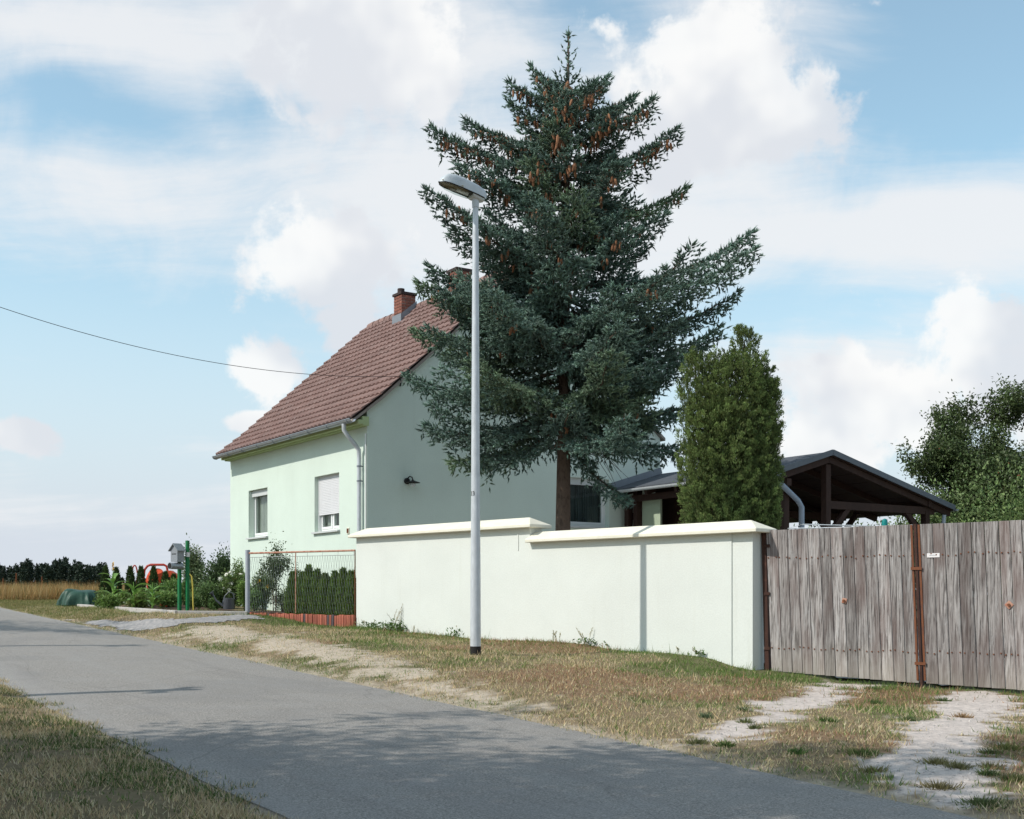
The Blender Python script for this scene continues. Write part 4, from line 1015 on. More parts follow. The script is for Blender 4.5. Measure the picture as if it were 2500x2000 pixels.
def branch(zb_, azm, L_, rise, tipup, dens=1., droop=1., sag=.10):
    """main limb: leaves the trunk, sags, tip turns up; drooping side twigs and a fringe of hanging twigs"""
    h = np.array((math.cos(azm), math.sin(azm), 0.)); sdv = np.array((-h[1], h[0], 0.))
    K = 12; s = np.linspace(0, 1, K); base = np.array((trunk_x(zb_), 0, zb_))
    wob = np.cumsum(rng.normal(0, .02, K)) * L_
    zc_ = L_ * (rise * s - sag * np.sin(math.pi * s) * s ** .3 + tipup * s ** 3)
    pts_ = base + h * (L_ * s)[:, None] + sdv * wob[:, None]; pts_[:, 2] += zc_
    rad = .012 + .016 * L_ * (1 - s) ** 1.1
    wood.tube([tuple(p) for p in pts_[:-1]], list(rad[:-1] * .8), 5, cap=False)
    def at(q): i = np.clip(q * (K - 1), 0, K - 1.001); j = int(i); f = i - j; return pts_[j] * (1 - f) + pts_[j + 1] * f, unit((pts_[j + 1] - pts_[j])[None])[0]
    n2 = max(4, int(L_ * 9.5 * dens)); P_, D_, L2, A_2 = [], [], [], []
    tone = np.array((1., 1., 1.)) * rng.uniform(.8, 1.15) * (np.array((1.08, 1.02, .8)) if rng.random() < .2 else 1)
    for i in range(n2):
        q = .12 + .88 * (i + rng.uniform(0, 1)) / n2; p, dd = at(min(q, .999))
        env = .12 + .50 * L_ ** .5 * (1 - q) ** .55 * min(1, q * 2.6 + .25)
        for sg in (-1, 1):
            l2 = env * rng.uniform(.7, 1.2); ang = rng.uniform(.6, 1.0)
            td = unit((dd * math.cos(ang) + sdv * sg * math.sin(ang) + np.array((0, 0, rng.normal(.0, .09))))[None])[0]
            k2 = max(2, int(l2 / .068)); u = (np.arange(k2) + .5) / k2
            tpn = p + td * (l2 * u)[:, None]; tpn[:, 2] += l2 * droop * (-.42 * u ** 1.4 + .12 * u ** 4)
            alt = np.where(np.arange(k2) % 2 == 0, 1, -1)[:, None]; cr = np.cross(td, (0, 0, 1.))
            sd2 = unit(td * .75 + cr * alt * .6 + np.stack([np.zeros(k2), np.zeros(k2), rng.normal(.05, .28, k2)], -1))
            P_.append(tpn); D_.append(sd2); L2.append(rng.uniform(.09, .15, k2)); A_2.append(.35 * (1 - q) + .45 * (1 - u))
            P_.append(tpn[-1:]); D_.append(td[None] + [[0, 0, .1]]); L2.append(np.array([rng.uniform(.11, .16)])); A_2.append(np.array([0.]))
            # fringe hanging from the side twig
            if rng.random() < .9 * droop:
                j = rng.integers(0, k2); hl_ = rng.uniform(.12, .34) * (1 - .45 * q) * min(1, .45 + L_ / 3); k3 = max(2, int(hl_ / .065)); u3 = (np.arange(k3) + .5) / k3
                hp_ = tpn[j] + np.stack([rng.normal(0, .05) * u3, rng.normal(0, .05) * u3, -hl_ * u3], -1)
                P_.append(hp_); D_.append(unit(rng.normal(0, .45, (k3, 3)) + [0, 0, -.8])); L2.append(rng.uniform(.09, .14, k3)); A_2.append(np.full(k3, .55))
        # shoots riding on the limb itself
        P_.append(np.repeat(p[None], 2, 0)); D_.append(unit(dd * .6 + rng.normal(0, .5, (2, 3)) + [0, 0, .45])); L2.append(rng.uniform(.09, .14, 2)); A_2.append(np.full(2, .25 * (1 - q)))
        if .25 < q < .93: conehost.append((p[0], p[1], p[2], q))
    p, dd = at(.995); P_.append(np.repeat(p[None], 5, 0)); D_.append(unit(dd[None] + rng.normal(0, .35, (5, 3)) + [0, 0, .1])); L2.append(rng.uniform(.12, .2, 5)); A_2.append(np.zeros(5))
    shoots(np.concatenate(P_), np.concatenate(D_), np.concatenate(L2), np.concatenate(A_2), tone)
# limbs that make the outline in the photograph: (tip px, tip py, height of the fork as py, depth angle)
outline = [(1247, 214, 262), (1300, 165, 235), (1142, 313, 372), (1067, 344, 432), (1130, 440, 500), (1032, 528, 640), (1120, 590, 670), (1026, 696, 760), (1050, 650, 715), (1080, 735, 770), (1015, 800, 800), (1000, 916, 905), (1049, 1049, 985), (1105, 1118, 1010), (1180, 1120, 1040),
           (1476, 200, 240), (1542, 238, 300), (1589, 284, 360), (1637, 351, 440), (1670, 458, 560), (1610, 545, 620), (1815, 605, 735), (1808, 667, 800), (1739, 817, 850), (1650, 910, 900), (1662, 1000, 960), (1668, 1100, 1000), (1560, 1060, 1010), (1520, 1215, 1075), (1440, 1130, 1050)]
for px, py, pf in outline:
    zt = spz(py); pf = py + (pf - py) * (.8 if pf > py else 1.); zf = spz(pf); xt = spx(px) - trunk_x(zf); azm = (0 if xt > 0 else math.pi) + rng.uniform(-.28, .28) - (.15 if xt > 0 else -.15)
    L_ = abs(xt) / abs(math.cos(azm)); dz = (zt - zf) / L_
    tu = .10 if dz > -.2 else .04
    branch(zf, azm, L_, dz - tu, tu, 1.5, 1.2, .05 if zf > HT * .5 else .11)
    if 650 < py < 1040:
        for da in (-.5, .45): branch(zf + rng.uniform(-.1, .1), azm + da, L_ * rng.uniform(.8, .95), dz - tu - .05, tu, 1.2, 1.1)
def radius(z):
    py = HZ - (z + SP.z - EYE) * F / 24.
    return float(np.interp(py, [75, 130, 190, 240, 300, 360, 460, 560, 680, 800, 920, 1010, 1080], [.03, .12, .30, .62, 1.05, 1.35, 1.7, 2.05, 2.5, 2.8, 2.85, 2.65, 2.1]))
z = spz(1030); k = 0
while z < HT - .95:
    hfrac = z / HT; nb = 7 if hfrac < .8 else 6; a0 = rng.uniform(0, 6.28)
    for i in range(nb):
        azm = a0 + 2 * math.pi * i / nb + rng.uniform(-.3, .3); L_ = radius(z) * rng.uniform(.58, 1.05)
        back = math.sin(azm) > .35
        rise = np.interp(hfrac, [.2, .4, .6, .8, .95], [-.22, -.08, .04, .14, .30]) + rng.normal(0, .05); tu = np.interp(hfrac, [.2, .5, .9], [.13, .14, .12])
        branch(z + rng.uniform(-.1, .1), azm, max(.18, L_), rise, tu, .7 if back else 1.4, np.interp(hfrac, [.2, .7, .95], [1.1, .8, .2]))
    for i in range(5):                                    # short inner boughs that close the crown round the trunk
        branch(z + rng.uniform(.1, .5), rng.uniform(0, 6.28), max(.2, radius(z) * rng.uniform(.3, .55)), rng.uniform(-.15, .2), .08, 1.2, 1.)
    z += np.interp(hfrac, [.2, .6, 1], [.62, .60, .40])
for i in range(15):
    zz = HT - 1.05 + 1.05 * (i / 15); l_ = .30 * (1 - i / 17); a_ = i * 2.4; dv = np.array((math.cos(a_) * .75, math.sin(a_) * .75, .8)); q_ = np.linspace(0, 1, max(2, int(l_ / .05)))[:, None]
    pp_ = np.array([[trunk_x(zz), 0, zz]]) + dv * l_ * q_; shoots(pp_, rng.normal(0, .45, (len(pp_), 3)) + dv, rng.uniform(.08, .13, len(pp_)), np.zeros(len(pp_)))
    shoots(np.array([[trunk_x(zz), 0, zz]] * 2), rdir(2, .9), rng.uniform(.07, .11, 2), np.zeros(2))
shoots(np.array([[trunk_x(HT - .12), 0, HT - .12]] * 3), np.array([[0, 0, 1.], [.25, 0, 1], [-.2, .1, 1]]), np.array([.26, .16, .17]), np.zeros(3))
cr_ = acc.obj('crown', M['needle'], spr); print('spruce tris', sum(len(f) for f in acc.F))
wood.build('limbs', M['twig'], spr)
# one bare drooping lower bough
mb = MB()
b0 = np.array((trunk_x(2.9) + .15, -.1, spz(1090)))
for i in range(7):
    e = b0 + np.array((rng.uniform(.6, 1.25), rng.uniform(-.35, .35), -rng.uniform(.5, 1.0))); m_ = (b0 + e) / 2 + np.array((rng.uniform(0, .2), rng.uniform(-.1, .1), rng.uniform(.1, .3))); mb.tube([tuple(b0), tuple(m_), tuple(e)], [.012, .007, .003], 4, cap=False)
mb.build('bare_bough', M['twig'], spr)
# cones, hanging, mostly in the upper third
ch = np.array(conehost); hf = ch[:, 2] / HT
pz = np.interp(hf, [.3, .55, .66, .74, .82, .93, .99], [0., .03, .08, .5, 1., 1., .8]) * np.interp(ch[:, 3], [.25, .5, .85, 1], [.2, .8, 1, .7])
sel = ch[rng.random(len(ch)) < pz * 1.3]
cv = []
for p in sel:
    for j in range(rng.integers(1, 5)): cv.append((p[0] + rng.normal(0, .07), p[1] + rng.normal(0, .07) - .06, p[2] - rng.uniform(.0, .12)))
cv = np.array(cv)
mcone = MB(); pr_ = [(.006, 0), (.016, -.012), (.023, -.035), (.022, -.075), (.013, -.115), (.003, -.128)]
mcone.lathe(pr_, 6); me_c = mcone.mesh('cone', M['cone'], smooth=True)
order = np.argsort(cv[:, 1] + np.random.default_rng(1).uniform(0, .5, len(cv))); print('cones', len(cv))
for i in order[:300]:
    link('cone', me_c, spr, tuple(cv[i]), (rng.normal(0, .15), rng.normal(0, .15), rng.uniform(0, 6)), (rng.uniform(.95, 1.4),) * 3)
if len(cv) > 300:
    mb = MB()
    for i in order[300:]: mb.lathe([(a * 1.2, b * 1.15) for a, b in pr_[::2] + [pr_[-1]]], 5, tuple(cv[i]))
    tag(mb.build('cones', M['cone'], spr), kind='stuff')

# ------------------------------------------------------------------ columnar juniper
JP = Vector((3.62, 20.6, 0)); JP.z = gz(JP.x, JP.y)
jun = empty('juniper', JP, 0, 'columnar olive green juniper with two pointed tops beside the spruce', 'shrub')
def jz(py): return EYE + (HZ - py) / F * 20.6 - JP.z
def jx(px): return (px - CX) / F * 20.6 - JP.x
acc = Acc()
# upright flame-shaped columns grown together: (centre px, base radius, top py)
cols = [(1818, .44, 772, .02), (1742, .42, 862, -.12), (1695, .30, 838, -.05), (1790, .46, 850, -.2), (1856, .28, 868, .06), (1775, .40, 832, -.08), (1868, .22, 905, -.05), (1720, .36, 930, -.25), (1770, .40, 960, -.32), (1835, .36, 1010, -.2)]
def jprof(fz, main): return np.interp(fz, [0, .12, .45, .72, .85, .94, 1.], [.72, .9, 1., .97, .74 if main else .9, .36 if main else .66, .02 if main else .2])
def sprigs(pos, d, c, ln):
    n = len(pos)
    for k in range(2):
        v, f, cc = leaves(pos + rng.normal(0, .006, (n, 3)), d + rng.normal(0, .28, (n, 3)), rng.normal(size=(n, 3)), ln, .012, c); acc.add(v, f, cc)
for px, r0, py, yo in cols:
    xc = jx(px); top = jz(py); main = py < 800
    bx_ = lambda fz: xc * (.62 + .38 * np.clip(fz * 1.6, 0, 1)) + .03
    # inner fill
    n = 4600; z_ = .25 + rng.random(n) ** .8 * (top * .96 - .25); fz = z_ / top; a = rng.uniform(0, 2 * np.pi, n); rr_ = jprof(fz, main) * r0 * rng.uniform(.35, .96, n)
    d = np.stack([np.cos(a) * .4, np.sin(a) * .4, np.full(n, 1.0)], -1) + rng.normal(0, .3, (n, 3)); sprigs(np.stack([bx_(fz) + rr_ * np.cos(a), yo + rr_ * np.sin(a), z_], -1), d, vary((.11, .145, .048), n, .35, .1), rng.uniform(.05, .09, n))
    # upright plumes on the surface
    npl = 250; zp_ = .2 + rng.random(npl) * (top * .985 - .35); ap = rng.uniform(0, 2 * np.pi, npl); m = 46
    for j in range(npl):
        fz = zp_[j] / top; rr_ = float(jprof(fz, main)) * r0 * rng.uniform(.92, 1.02); hl_ = rng.uniform(.07, .15); tone = rng.uniform(.75, 1.3)
        u = rng.random(m); wdt = .04 * (1 - u * .8) + .004; rad = np.abs(rng.normal(0, 1, m)) * wdt; aa = rng.uniform(0, 6.283, m)
        pos = np.stack([float(bx_(fz)) + rr_ * math.cos(ap[j]) + rad * np.cos(aa) + .05 * u * math.cos(ap[j]), yo + rr_ * math.sin(ap[j]) + rad * np.sin(aa), zp_[j] + u * hl_], -1)
        d = np.stack([np.cos(aa) * .5 + math.cos(ap[j]) * .3, np.sin(aa) * .5 + math.sin(ap[j]) * .3, np.full(m, 1.0)], -1)
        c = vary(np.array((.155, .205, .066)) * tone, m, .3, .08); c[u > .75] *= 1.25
        sprigs(pos, d, c, rng.uniform(.024, .048, m))
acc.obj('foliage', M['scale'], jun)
mb = MB()
for px, r0, py, yo in cols: mb.tube([(0.03, 0, -.1), (jx(px) * .7, yo * .7, jz(py) * .45), (jx(px), yo, jz(py) * .93)], [.06, .045, .008], 6, cap=False)
mb.build('stem', M['twig'], jun)

# ------------------------------------------------------------------ broad-leaved trees
def tree(name, label, base, height, spread, nleaf, lsize, colr, seed, clear=.22, group=None, apples=0, nl1=7, dense=1., bark='bark2', trunk_r=None):
    rg = np.random.default_rng(seed); root = empty(name, base, 0, label, 'tree', group); wd = MB(); tips = []
    def limb(p, d, L_, r0, lev):
        K = 5; pts_ = [np.array(p, float)]; dd = np.array(d, float)
        for i in range(K):
            dd = dd + rg.normal(0, .16, 3) + np.array((0, 0, .05)); dd = dd / np.linalg.norm(dd); pts_.append(pts_[-1] + dd * L_ / K)
        if base[0] < 0 and any(q[1] + base[1] > .5 and (q[0] + base[0]) / (q[1] + base[1]) > -.5 for q in pts_): return
        rr_ = [max(.004, r0 * (1 - .55 * i / K)) for i in range(K + 1)]
        wd.tube([tuple(q) for q in pts_], rr_, 7 if lev < 2 else 4, cap=False)
        if lev >= 3: tips.extend([(pts_[i], lev) for i in (2, 3, 4, 5)]); return
        if lev == 2: tips.extend([(pts_[i], lev) for i in (3, 5)])
        nchild = (nl1, 5, 5)[lev]
        for i in range(nchild):
            q = pts_[min(K, int(1 + (K) * (i + .6) / nchild))]
            nd = dd * .55 + rg.normal(0, .75, 3) * np.array((1, 1, .65)) + np.array((0, 0, .25)); nd /= np.linalg.norm(nd)
            limb(q, nd, L_ * rg.uniform(.5, .72) * (1 if lev else spread), rr_[-1] * rg.uniform(.6, .85), lev + 1)
    limb((0, 0, -.15), (rg.normal(0, .05), rg.normal(0, .05), 1), height * (clear + .28), trunk_r or height * .022, 0)
    tp = np.array([t[0] for t in tips]); per = max(1, int(nleaf / len(tp))); a = Acc()
    shade_ = rg.uniform(.65, 1.15, len(tp))
    pos = np.repeat(tp, per, 0) + rg.normal(0, lsize * 1.45, (len(tp) * per, 3)); n = len(pos)
    c = np.asarray(colr)[None] * np.repeat(shade_, per)[:, None] * rg.uniform(.7, 1.3, (n, 1)) * rg.uniform(.93, 1.07, (n, 3))
    wx = pos[:, 0] + base[0]; wyy = pos[:, 1] + base[1]
    if base[0] < 0:                                       # kept clear of the lane view, as if trimmed back
        kp_ = ~((wyy > .5) & (wx / np.maximum(wyy, .5) > -.50)); pos = pos[kp_]; c = c[kp_]; n = len(pos)
    d = unit(rg.normal(size=(n, 3)) + np.array((0, 0, -.25)))
    v, f, cc = leaves(pos, d, unit(rg.normal(0, .6, (n, 3)) + np.array((0, 0, 1.))), rg.uniform(.8, 1.25, n) * lsize, rg.uniform(.45, .62, n) * lsize, c); a.add(v, f, cc)
    a.obj('crown', M['leaf'], root); wd.build('trunk', M[bark], root, smooth=True)
    print(name, 'tips', len(tp), 'zmax', tp[:, 2].max(), 'r', np.abs(tp[:, :2]).max())
    if apples:
        ab = MB()
        for i in rg.choice(len(tp), apples): ab.lathe([(.005, -.03), (.03, -.02), (.036, 0), (.028, .025), (.005, .028)], 7, tuple(tp[i] + rg.normal(0, .12, 3)))
        tag(ab.build('apples', M['apple'], root, smooth=True), kind='stuff')
    return root
b_ = on_ground(2322, 34.)
tree('apple_tree', 'sparse old apple tree with open limbs behind the timber shelter', b_, 8.1, .86, 66000, .10, (.085, .12, .042), 11, .2, None, 60)
b_ = on_ground(2540, 35.); tree('apple_tree', 'dense fruit tree behind the board gate, cut by the picture edge', b_, 4.6, .9, 40000, .10, (.08, .115, .042), 23, .2, None, 50)
def bush(name, label, base, rx, ry, rz, n, ln, colr, cat='shrub', group=None, flowers=0, fmat='petal', fr=.05, seed=0, upw=.25, asp=.55, gap=.35, mat_='leaf'):
    rg = np.random.default_rng(seed + 100); root = empty(name, base, 0, label, cat, group)
    K = max(5, int(14)); cs = rg.normal(size=(K, 3)); cs /= np.linalg.norm(cs, axis=1)[:, None]; cs *= rg.uniform(.35, .85, (K, 1)); cs[:, 2] = np.abs(cs[:, 2]) * 1.0 - .15
    w_ = rg.integers(0, K, n); loc = cs[w_] + rg.normal(0, gap * .62, (n, 3)) ; loc[:, 2] = np.clip(loc[:, 2], -.55, 1.25)
    pos = loc * np.array((rx, ry, rz * .62)) + np.array((0, 0, rz * .42)); pos[:, 2] = np.maximum(pos[:, 2], .02)
    sh_ = rg.uniform(.7, 1.2, K)[w_]
    c = np.asarray(colr)[None] * 2.0 * sh_[:, None] * rg.uniform(.7, 1.3, (n, 1)) * rg.uniform(.92, 1.08, (n, 3))
    d = unit(loc * .8 + rg.normal(0, .7, (n, 3)) + np.array((0, 0, upw)))
    a = Acc(); v, f, cc = leaves(pos, d, unit(rg.normal(0, .6, (n, 3)) + np.array((0, 0, 1.))), rg.uniform(.7, 1.3, n) * ln, rg.uniform(.7, 1.2, n) * ln * asp, c); a.add(v, f, cc)
    a.obj('foliage', M[mat_], root)
    sm = MB()
    for i in range(7):
        e = cs[i % K] * np.array((rx, ry, rz * .6)) + np.array((0, 0, rz * .45)); sm.tube([(rg.normal(0, .03), rg.normal(0, .03), -.05), tuple(e * .5 + np.array((0, 0, .05))), tuple(e)], [.014, .01, .004], 4, cap=False)
    sm.build('stems', M['twig'], root)
    if flowers:
        fm = MB(); 
        for k in range(7):
            a_ = k * 2 * math.pi / 7; fm.add([(0, 0, 0), (fr * .6 * math.cos(a_ - .5), fr * .6 * math.sin(a_ - .5), fr * .25), (fr * math.cos(a_), fr * math.sin(a_), fr * .42), (fr * .6 * math.cos(a_ + .5), fr * .6 * math.sin(a_ + .5), fr * .25)], [(0, 1, 2, 3)])
        fm.lathe([(fr * .1, 0), (fr * .45, fr * .2), (fr * .5, fr * .45), (fr * .2, fr * .6)], 7); me_f = fm.mesh('flower', M[fmat], fix=False)
        for i in range(flowers):
            p = cs[i % K] * (1 + rg.uniform(0, .35)) + rg.normal(0, .22, 3); p[1] = -abs(p[1]); p = p * np.array((rx, ry, rz * .62)) + np.array((0, 0, rz * .5))
            link('flower', me_f, root, tuple(p), (rg.uniform(.3, 1.3), rg.normal(0, .4), rg.uniform(-.6, .6)), (rg.uniform(.8, 1.2),) * 3)
    return root
# greenery seen low behind the gate and under the shelter
for i, (px, Y_, rx, rz, lab) in enumerate([(1925, 34, 1.3, 2.0, 'green bush seen under the shelter roof beside its left posts'), (2060, 37, 1.6, 2.2, 'pale green bush seen under the shelter tie beam'), (2190, 36, 1.7, 2.5, 'leafy bush seen between the shelter braces'), (2300, 33, 1.5, 2.6, 'leafy bush at the right hand eave of the shelter'), (2430, 30, 1.8, 2.9, 'dense leafy bush directly behind the board gate'), (2560, 29, 1.6, 2.8, 'dense bush behind the far end of the board gate')]):
    bush('garden_bush', lab, on_ground(px, Y_), rx, 1.1, rz * 1.35, 9000, .10, (.085, .12, .042), seed=i)

# ------------------------------------------------------------------ kerb, bed and garden things on the left
K0 = G(190, 1481); K1 = G(432, 1499); K2 = G(604, 1501)
kdir = Vector((K0.x - K1.x, K0.y - K1.y)).normalized(); kn = Vector((-kdir.y, kdir.x))
def n_kerb(x, y): return None
def kerb_run(a, b, nm, lab, h0, h1):
    a, b = Vector(a), Vector(b); L_ = (b - a).to_2d().length; kk = max(1, int(L_ / 1.0)); d = (b - a) / kk
    root = empty(nm, a, 0, lab, 'kerb')
    for i in range(kk):
        p = a + d * i; q = a + d * (i + .99); p.z = a.z + (b.z - a.z) * i / kk; q.z = a.z + (b.z - a.z) * (i + .99) / kk
        m_ = MB(); x_ = Vector((d.y, -d.x, 0)).normalized() * .05; vs = []
        for s_ in (p, q):
            for sg, zz in ((-1, -.15), (1, -.15), (1, h0), (-1, h0)): vs.append(s_ + x_ * sg + Vector((0, 0, zz)) - a)
        m_.add(vs, [(0, 1, 2, 3), (4, 5, 6, 7), (0, 1, 5, 4), (1, 2, 6, 5), (2, 3, 7, 6), (3, 0, 4, 7)]).build('kerb_stone', M['concrete'], root, bevel=.008)
    return root
kerb_run(K1, K0, 'bed_kerb', 'pale concrete kerb along the flower bed facing the lane', .07, .07)
kerb_run(K2, K1 + (K2 - K1) * .012, 'bed_kerb', 'concrete kerb between gravel drive and flower bed', .07, .07)
# soil of the bed
def above(poly, nm, m, dz): return sheet(nm, poly, m, dz, .1)
inn = Vector((CT, ST))
BED = [tuple((K2.to_2d() + inn * .1)), tuple(K1.to_2d() + inn * .08), tuple(K0.to_2d() + inn * .1), tuple(K0.to_2d() + inn * 1.7), tuple((K1.to_2d() + inn * 3.2)), tuple(K2.to_2d() + inn * 4.)]
tag(above(BED, 'flower_bed', M['soil'], .03), kind='structure')
def keepF(x, y):
    t, n = tn(x, y); kd = (x - K1.x) * inn.x + (y - K1.y) * inn.y
    return (n > ROAD1 + .04 + .1 * (fbm(x, y, 3., 3, 14) - .5)) & (t > 27) & (x / y > -.5) & (x / y < -.25) & (t < 44) & (kd < -.08 + (t > 37) * 3) & (poly_dist(x, y, DRV) < -.03)
scatter_grass('lawn_grass', 'mown grass strip between lane and flower bed kerb', 420000, (-23, -6), (26, 45), keepF,
              lambda x, y: np.where((rng.random(len(x)) < .60)[:, None], vary((.16, .18, .055), len(x), .3), vary((.36, .30, .14), len(x), .3)), lambda x, y: rng.uniform(.025, .075, len(x)))

# mailbox on two green posts
mbp = G(440, 1496); mroot = empty('mailbox', mbp, TH + .35, 'grey house-shaped mailbox with newspaper tube on two green posts', 'mailbox')
k_ = mbp.y / F
topz = (1496 - 1320) * k_
for dx, dy in ((-.02, .0), (.10, -.12)): MB().box(dx - .032, dx + .032, dy - .032, dy + .032, -.15, topz if dx > 0 else topz - .12).build('post', M['green'], mroot)
bxr = MB().add([(-.36, -.17, 0), (-.36, .11, 0), (-.06, .11, 0), (-.06, -.17, 0), (-.36, -.17, .32), (-.36, .11, .32), (-.06, .11, .32), (-.06, -.17, .32), (-.36, -.03, .43), (-.06, -.03, .43)],
              [(0, 1, 2, 3), (0, 1, 5, 8, 4), (3, 2, 6, 9, 7), (0, 3, 7, 4), (1, 2, 6, 5), (4, 7, 9, 8), (5, 6, 9, 8)]).build('letter_box', mat('mailbox_grey', (.30, .315, .335), .5, .08, 5, metal=.3), mroot, loc=(.03, .0, topz - .47), scale=(.6, .8, .85))
MB().add([(-.42, -.23, .27), (-.42, -.03, .45), (-.42, .17, .27), (-.03, -.23, .27), (-.03, -.03, .45), (-.03, .17, .27), (-.42, -.23, .29), (-.42, -.03, .475), (-.42, .17, .29), (-.03, -.23, .29), (-.03, -.03, .475), (-.03, .17, .29)],
         [(0, 1, 4, 3), (1, 2, 5, 4), (6, 7, 10, 9), (7, 8, 11, 10), (0, 3, 9, 6), (2, 5, 11, 8), (0, 1, 7, 6), (1, 2, 8, 7), (3, 4, 10, 9), (4, 5, 11, 10)]).build('box_roof', mat('mailbox_roof', (.24, .26, .27), .5, .1, 5), bxr)
MB().box(-.368, -.360, -.12, .06, .19, .21).build('letter_slot', M['dark'], bxr)
MB().tube([(-.42, -.03, 0), (-.02, -.03, 0)], .075, 14).build('newspaper_tube', M['zinc'], mroot, loc=(.03, 0, topz - .56), scale=(.8, 1, 1), smooth=True)
MB().tube([(-.425, -.03, 0), (-.421, -.03, 0)], .062, 14).build('tube_opening', M['dark'], mroot, loc=(.03 + .421 * .2, 0, topz - .56))
MB().box(.04, .11, -.19, -.155, topz - .36, topz - .26).build('number_plate', M['sign'], mroot)
# stake with hose beside it
st = on_ground(457, mbp.y + .5); sroot = empty('garden_tap', st, 0, 'rusty garden stake with a yellow hose hooked over it', 'tap')
MB().tube([(0, 0, -.1), (0, 0, .85)], .018, 8).build('stake', M['rust'], sroot); MB().lathe([(.02, .78), (.07, .8), (.07, .86), (.02, .88)], 10).build('tap_head', M['dark'], sroot)
MB().tube([(.02, -.02, .82), (.06, -.03, .86), (.11, -.03, .80), (.13, -.03, .6), (.14, -.03, .2), (.15, -.03, .02)], .017, 8).build('hose', M['hose'], sroot, smooth=True)
# watering can
wc = G(556, 1494); wroot = empty('watering_can', wc + Vector((0, .12, .06)), 0, 'dark zinc watering can standing on the bed kerb', 'watering can')
MB().lathe([(.13, 0), (.135, .01), (.135, .26), (.14, .275), (.135, .28)], 18).build('body', M['can'], wroot, smooth=True)
MB().tube([(-.12, -.02, .07), (-.30, -.05, .22), (-.38, -.06, .37)], [.03, .022, .018], 8).build('spout', M['can'], wroot, smooth=True)
MB().tube([(-.38, -.06, .36), (-.405, -.065, .40), (-.42, -.07, .42)], [.018, .045, .06], 10).build('rose_head', M['can'], wroot, smooth=True)
MB().tube([(-.16, -.01, .13), (-.10, 0, .33), (0, 0, .43), (.10, 0, .40), (.145, 0, .24)], .013, 6).build('handle', M['can'], wroot, smooth=True)
# cannas: broad upright leaves and a flower spike
def canna(px, py, htpx, label, flower, seed, nlv):
    b = G(px, py) ; b = on_ground(px, b.y + .35); rg = np.random.default_rng(seed); root = empty('canna_lily', b, 0, label, 'plant')
    h_ = htpx * b.y / F
    MB().tube([(0, 0, -.05), (.01, 0, h_ * .6), (.0, .0, h_ * .92)], [.022, .016, .008], 7).build('stalk', M['leafgreen'], root)
    for i in range(nlv):
        f_ = .06 + .68 * i / nlv; a = i * 2.4 + rg.uniform(-.3, .3); L_ = rg.uniform(.34, .52) * (1.1 - .3 * f_); W_ = L_ * .34; el_ = rg.uniform(.75, 1.2)
        vs, fs = [], []; K = 7
        for j in range(K):
            s = j / (K - 1); r_ = L_ * s; dr = math.cos(el_ - .55 * s) ; p = np.array((math.cos(a) * r_ * math.cos(el_ - .7 * s), math.sin(a) * r_ * math.cos(el_ - .7 * s), h_ * f_ + r_ * math.sin(el_ - .7 * s)))
            w_ = W_ * math.sin(math.pi * min(1, s * .93 + .05)) ** .7; sd_ = np.array((-math.sin(a), math.cos(a), 0))
            vs += [p - sd_ * w_ / 2 + np.array((0, 0, w_ * .18)), p, p + sd_ * w_ / 2 + np.array((0, 0, w_ * .18))]
        for j in range(K - 1): b0 = j * 3; fs += [(b0, b0 + 1, b0 + 4, b0 + 3), (b0 + 1, b0 + 2, b0 + 5, b0 + 4)]
        MB().add(vs, fs).build('leaf', M['leafgreen'], root, smooth=True)
    if flower:
        fm = MB()
        for i in range(14):
            a = rg.uniform(0, 6.28); z_ = h_ * .84 + i * .016; r_ = .055 * (1 - i / 20); p = np.array((0, 0, z_)); e = p + np.array((math.cos(a) * r_, math.sin(a) * r_, .055)); sd_ = np.array((-math.sin(a), math.cos(a), 0)) * .022
            fm.add([p, (p + e) / 2 + sd_, e, (p + e) / 2 - sd_], [(0, 1, 2, 3)])
        fm.build('flower_spike', M['yellow'], root)
M['leafgreen'] = mat('canna_leaf', (.19, .34, .075), .45, .15, 6, transl=.25, spec=.4)
canna(276, 1486, 105, 'tall canna with yellow flower spike in the flower bed', True, 1, 13); canna(326, 1489, 72, 'leafy canna without flower beside the tarpaulin end of the bed', False, 2, 9); canna(372, 1491, 72, 'leafy canna with narrow upright leaves near the mailbox', False, 3, 10)
# young thujas: pointed cones of scale leaf sprays
def thuja(px, Y_, hpx, wpx, label, group=None, colr=(.07, .11, .035), n=2600, base_z=None):
    b = on_ground(px, Y_); h_ = hpx * Y_ / F; r0 = wpx * Y_ / F / 2; root = empty('thuja', b, 0, label, 'shrub', group)
    u = rng.random(n) ** 1.15; z_ = .03 + u * (h_ - .05); a = rng.uniform(0, 6.283, n); pr_ = np.interp(z_ / h_, [0, .15, .5, .8, 1], [.85, 1., .82, .45, .04]) * r0 * (.8 + .4 * fbm(a * 1.5 + px, z_ * 4, 1., 2, 5))
    rr_ = pr_ * (1 - .5 * rng.random(n) ** 2)
    pos = np.stack([rr_ * np.cos(a), rr_ * np.sin(a), z_], -1); d = np.stack([np.cos(a) * .5, np.sin(a) * .5, np.ones(n)], -1) + rng.normal(0, .22, (n, 3))
    v, f, cc = leaves(pos, d, rng.normal(size=(n, 3)), rng.uniform(.06, .12, n), .034, vary(colr, n, .4, .1)); A2 = Acc(); A2.add(v, f, cc); A2.obj('foliage', M['scale'], root)
    MB().tube([(0, 0, -.05), (0, 0, h_ * .85)], [.025, .006], 5).build('stem', M['twig'], root); return root
